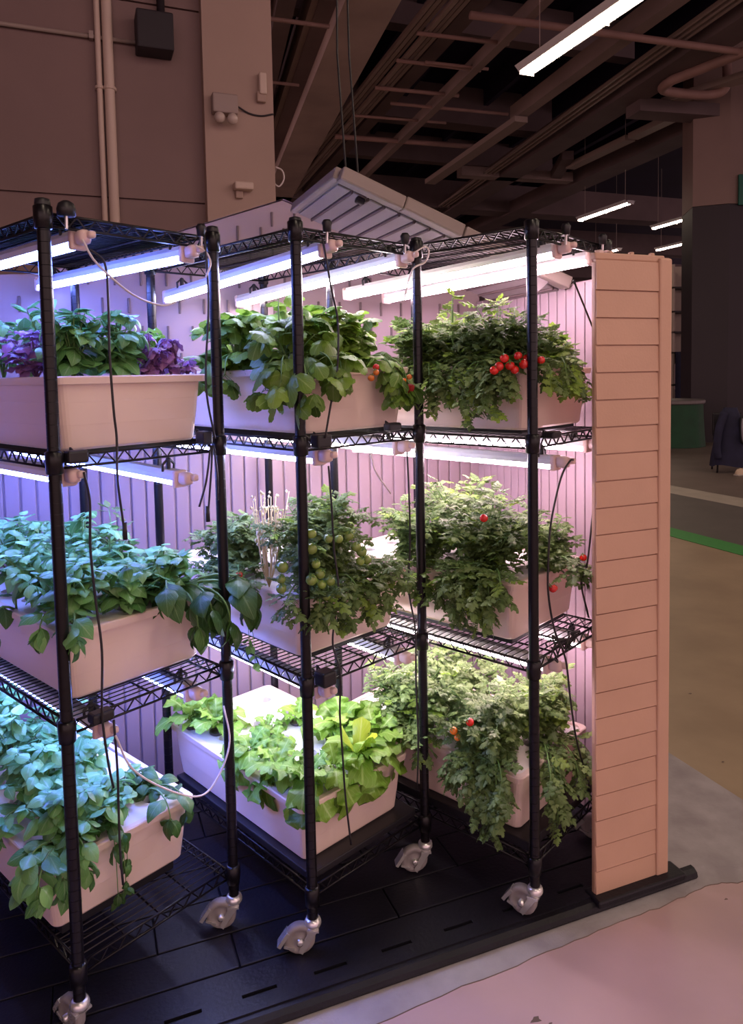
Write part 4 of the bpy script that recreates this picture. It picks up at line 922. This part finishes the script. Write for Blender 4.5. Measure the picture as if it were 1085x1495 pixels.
plant('tomato_plant', 'tomato foliage at the back right of the middle tub', 'plant', 1, 1, .30, .36, 'tomato', 122, 15, (.11, .13), (.10, .21), (.05, .082), 5, nodeper=3)
# dry flower head
rnd = random.Random(9)
t = empty('dry_flower_head', 'dry straw coloured flower head rising behind the third post', 'plant', rk(1, .06, .24, RIM[1, 1]+.002), RACK_A[1])
mb = MB(); mb2 = MB()
for i in range(26):
    az = rnd.uniform(0, 6.28); a = Vector((math.cos(az)*.02, math.sin(az)*.02, .06)); b = Vector((math.cos(az)*rnd.uniform(.02, .07), math.sin(az)*rnd.uniform(.02, .07), rnd.uniform(.16, .29)))
    mb.tube([(0, 0, 0), a, b], .0013, 4)
    for j in range(4): p = a.lerp(b, .4+.2*j)+Vector((rnd.uniform(-.012, .012), rnd.uniform(-.012, .012), 0)); mb2.lathe([(.001, -.005), (.0045, 0), (.001, .005)], 5, p)
stuff(part('stalk', mb, m_straw, t, True)); stuff(part('seed_pods', mb2, m_flower, t, True))
# --- middle rack, bottom tub: lettuce
def lettuce(label, u, v, seed, n, size, kind='lettuce', up=.3, cup=True, hearts=0, over=None):
    rnd = random.Random(seed); z0 = RIM[1, 2]+.001
    root = empty('lettuce_plant', label, 'lettuce', rk(1, u, v, z0), RACK_A[1], 'lettuce heads in the white raft')
    if cup: part('net_cup', MB().lathe([(.018, -.03), (.023, .002), (.027, .003), (.027, .008), (.021, .008), (.019, .0)], 14), m_cup, root)
    for i in range(n):
        az = i*2.4+rnd.uniform(-.3, .3); f = i/n
        pit = up*1.0-.45+1.3*f+rnd.uniform(-.15, .15)
        if over: az = over+rnd.uniform(-.9, .9) if i < n//3 else az; pit = -.55 if i < n//3 else pit
        base = Vector((math.cos(az)*.008, math.sin(az)*.008, .012+.02*f+.02*(n > 9)))
        add_leaf(root, kind, base, az, pit, size*(1-.45*f)*rnd.uniform(.85, 1.1), rnd.uniform(-.25, .25), rnd)
    for i in range(hearts): add_leaf(root, 'young', Vector((0, 0, .03)), i*2.1+.5, 1.2, size*.85, rnd.uniform(-.2, .2), rnd)
    place_leaves(root)
    return root
lettuce('lettuce spilling over the front left corner of its tub', .075, .11, 1, 16, .13, over=R(-110))
lettuce('lettuce along the left rim, second from the front corner', .06, .23, 2, 15, .12, over=R(180))
lettuce('lettuce along the left rim, third from the front corner', .055, .36, 3, 14, .11, over=R(175))
lettuce('lettuce with a bright yellow upright heart at the front right', .27, .10, 4, 16, .14, hearts=3, over=R(-80))
lettuce('lettuce at the right rim in front of the fourth post', .375, .13, 5, 16, .13, over=R(-60))
lettuce('leafy lettuce behind the bright yellow heart', .345, .26, 7, 14, .14, up=.7)
lettuce('lettuce next to the right rim, behind the front ones', .39, .21, 8, 14, .13, up=.5)
lettuce('small lettuce in a dark net cup near the raft centre', .155, .37, 9, 9, .075, up=.5)
lettuce('reddish small lettuce behind the raft centre', .20, .47, 10, 9, .07, up=.5)
lettuce('pale lettuce at the far left end of the raft', .09, .60, 11, 12, .12, up=.6)
lettuce('pale lettuce at the far left rim between the two racks', .05, .70, 12, 12, .12, up=.7)
lettuce('small lettuce at the back right of the raft', .32, .46, 13, 9, .09, up=.5)
lettuce('lettuce at the front between third post and yellow heart', .17, .09, 14, 12, .11, over=R(-90))
# --- right rack, top tub: ripe tomatoes
zr0 = RIM[2, 0]
RF = [('red', a, b, c, r_) for a, b, c, r_ in ((-.012, .10, 1.610, .0135), (.00, .09, 1.632, .013), (.012, .08, 1.612, .0135), (.03, .065, 1.638, .012), (.035, .05, 1.615, .014), (.055, .04, 1.612, .0135), (.05, .05, 1.63, .012), (.075, .02, 1.625, .0115), (-.02, .11, 1.60, .013), (.02, .07, 1.60, .012))]
RF = [(c, u-.045, v-.03, z, r_) for c, u, v, z, r_ in RF]
plant('tomato_plant', 'tomato with a cluster of ripe red fruit on the right rack top', 'plant', 2, 0, .12, .18, 'tomato', 140, 22, (.13, .15), (.12, .21), (.05, .082), 6, trails=[(-.04, .15, 1.50), (-.04, .20, 1.52), (-.045, .10, 1.50), (-.04, .25, 1.55), (-.03, .05, 1.55), (-.045, .13, 1.55), (-.045, .18, 1.47), (-.04, .08, 1.57), (.05, -.03, 1.58)], fruits=RF, nodeper=3, prob=.12, alt='tomy')
plant('tomato_plant', 'tomato foliage right of the fourth post on the right rack top', 'plant', 2, 0, .08, .42, 'tomato', 141, 20, (.12, .15), (.10, .19), (.05, .082), 6, trails=[(-.045, .32, 1.50), (-.045, .38, 1.52), (-.04, .44, 1.54), (-.04, .28, 1.53)], prob=.15, alt='tomy', nodeper=3)
plant('tomato_plant', 'tomato with bright leaves between fifth post and siding panel, top', 'plant', 2, 0, .30, .11, 'tomato', 142, 15, (.12, .08), (.06, .15), (.045, .075), 5, trails=[(.21, -.045, 1.53), (.12, -.04, 1.55), (.18, -.04, 1.56)], prob=.5, alt='tomy', nodeper=3)
plant('tomato_plant', 'tomato foliage in the middle back of the right rack top tub', 'plant', 2, 0, .26, .40, 'tomato', 143, 16, (.13, .15), (.12, .20), (.05, .082), 5, nodeper=3, prob=.12, alt='tomy')
# --- right rack, middle tub
plant('tomato_plant', 'tomato draping over the left side of right rack middle tub', 'plant', 2, 1, .10, .20, 'tomato', 150, 24, (.14, .16), (.14, .27), (.05, .082), 6, trails=[(-.045, .12, .90), (-.04, .16, .86), (-.045, .20, .90), (-.04, .25, .88), (-.045, .30, .93), (-.05, .15, .96), (-.05, .22, .98), (-.04, .08, .97), (-.045, .27, .98)], fruits=[('red', -.04, .135, 1.18, .012), ('red', .055, -.03, .985, .012), ('red', .075, -.025, .98, .009)], nodeper=3, prob=.12, alt='tomy')
plant('tomato_plant', 'tomato foliage beside the fourth post in right rack middle tub', 'plant', 2, 1, .08, .46, 'tomato', 151, 19, (.12, .15), (.12, .23), (.05, .082), 6, trails=[(-.045, .36, .93), (-.045, .42, .95)], prob=.1, alt='tomy', nodeper=3)
plant('tomato_plant', 'tomato with a feathery raised shoot beside the siding panel', 'plant', 2, 1, .29, .12, 'tomato', 152, 16, (.12, .08), (.08, .17), (.045, .075), 5, trails=[(.24, -.03, .98), (.18, -.03, 1.0)], fruits=[('red', .262, -.02, 1.03, .011)], nodeper=3)
plant('tomato_plant', 'tall tomato at the middle back of right rack middle tub', 'plant', 2, 1, .25, .42, 'tomato', 153, 19, (.14, .16), (.18, .30), (.05, .082), 5, nodeper=3, prob=.12, alt='tomy')
# --- right rack, bottom tub
zr2 = RIM[2, 2]
plant('tomato_plant', 'tomato vine trailing to the deck left of the fifth post', 'plant', 2, 2, .09, .20, 'tomato', 160, 22, (.13, .15), (.12, .24), (.05, .082), 6, trails=[(-.04, .13, .28), (-.04, .10, .31), (-.045, .16, .31), (-.045, .20, .36), (-.04, .08, .36), (-.045, .26, .38), (-.04, .12, .25)], fruits=[('red', -.04, .19, .565, .012), ('orange', -.04, .25, .52, .012), ('orange', -.035, .24, .50, .010)], nodeper=3)
plant('tomato_plant', 'tomato vine hanging beside the siding panel at the bottom', 'plant', 2, 2, .27, .13, 'tomato', 161, 19, (.14, .08), (.12, .25), (.045, .075), 6, trails=[(.08, -.03, .28), (.10, -.035, .32), (.20, -.035, .36), (.28, -.03, .38), (.06, -.02, .36)], nodeper=3, prob=.12, alt='tomy')
plant('tomato_plant', 'grey green tomato foliage right of the fourth post at the bottom', 'plant', 2, 2, .08, .50, 'tomato', 162, 22, (.13, .18), (.14, .26), (.05, .082), 6, trails=[(-.045, .36, .42), (-.05, .42, .45), (-.05, .50, .46)], nodeper=3, prob=.12, alt='tomy')
plant('tomato_plant', 'tomato foliage at the back of the right rack bottom tub', 'plant', 2, 2, .26, .46, 'tomato', 163, 19, (.14, .18), (.16, .27), (.05, .082), 5, nodeper=3)
plant('tomato_shoot', 'pale feathery shoot rising above the red tomatoes, left one', 'plant', 2, 0, .05, .30, 'tomy', 170, 2, (.01, .01), (.20, .23), (.06, .07), 2, tipn=5)
plant('tomato_shoot', 'pale feathery shoot rising above the red tomatoes, right one', 'plant', 2, 0, .14, .20, 'tomy', 171, 2, (.01, .01), (.19, .22), (.05, .06), 2, tipn=5)
plant('strawberry_plant', 'single bright broad leaf standing above the strawberries behind third post', 'plant', 1, 0, .06, .16, 'straw', 172, 1, (.005, .005), (.20, .21), (.09, .10), 1, tipn=1, nodeper=1)
print('leaves', NLEAF, 'objects', len(bpy.data.objects))
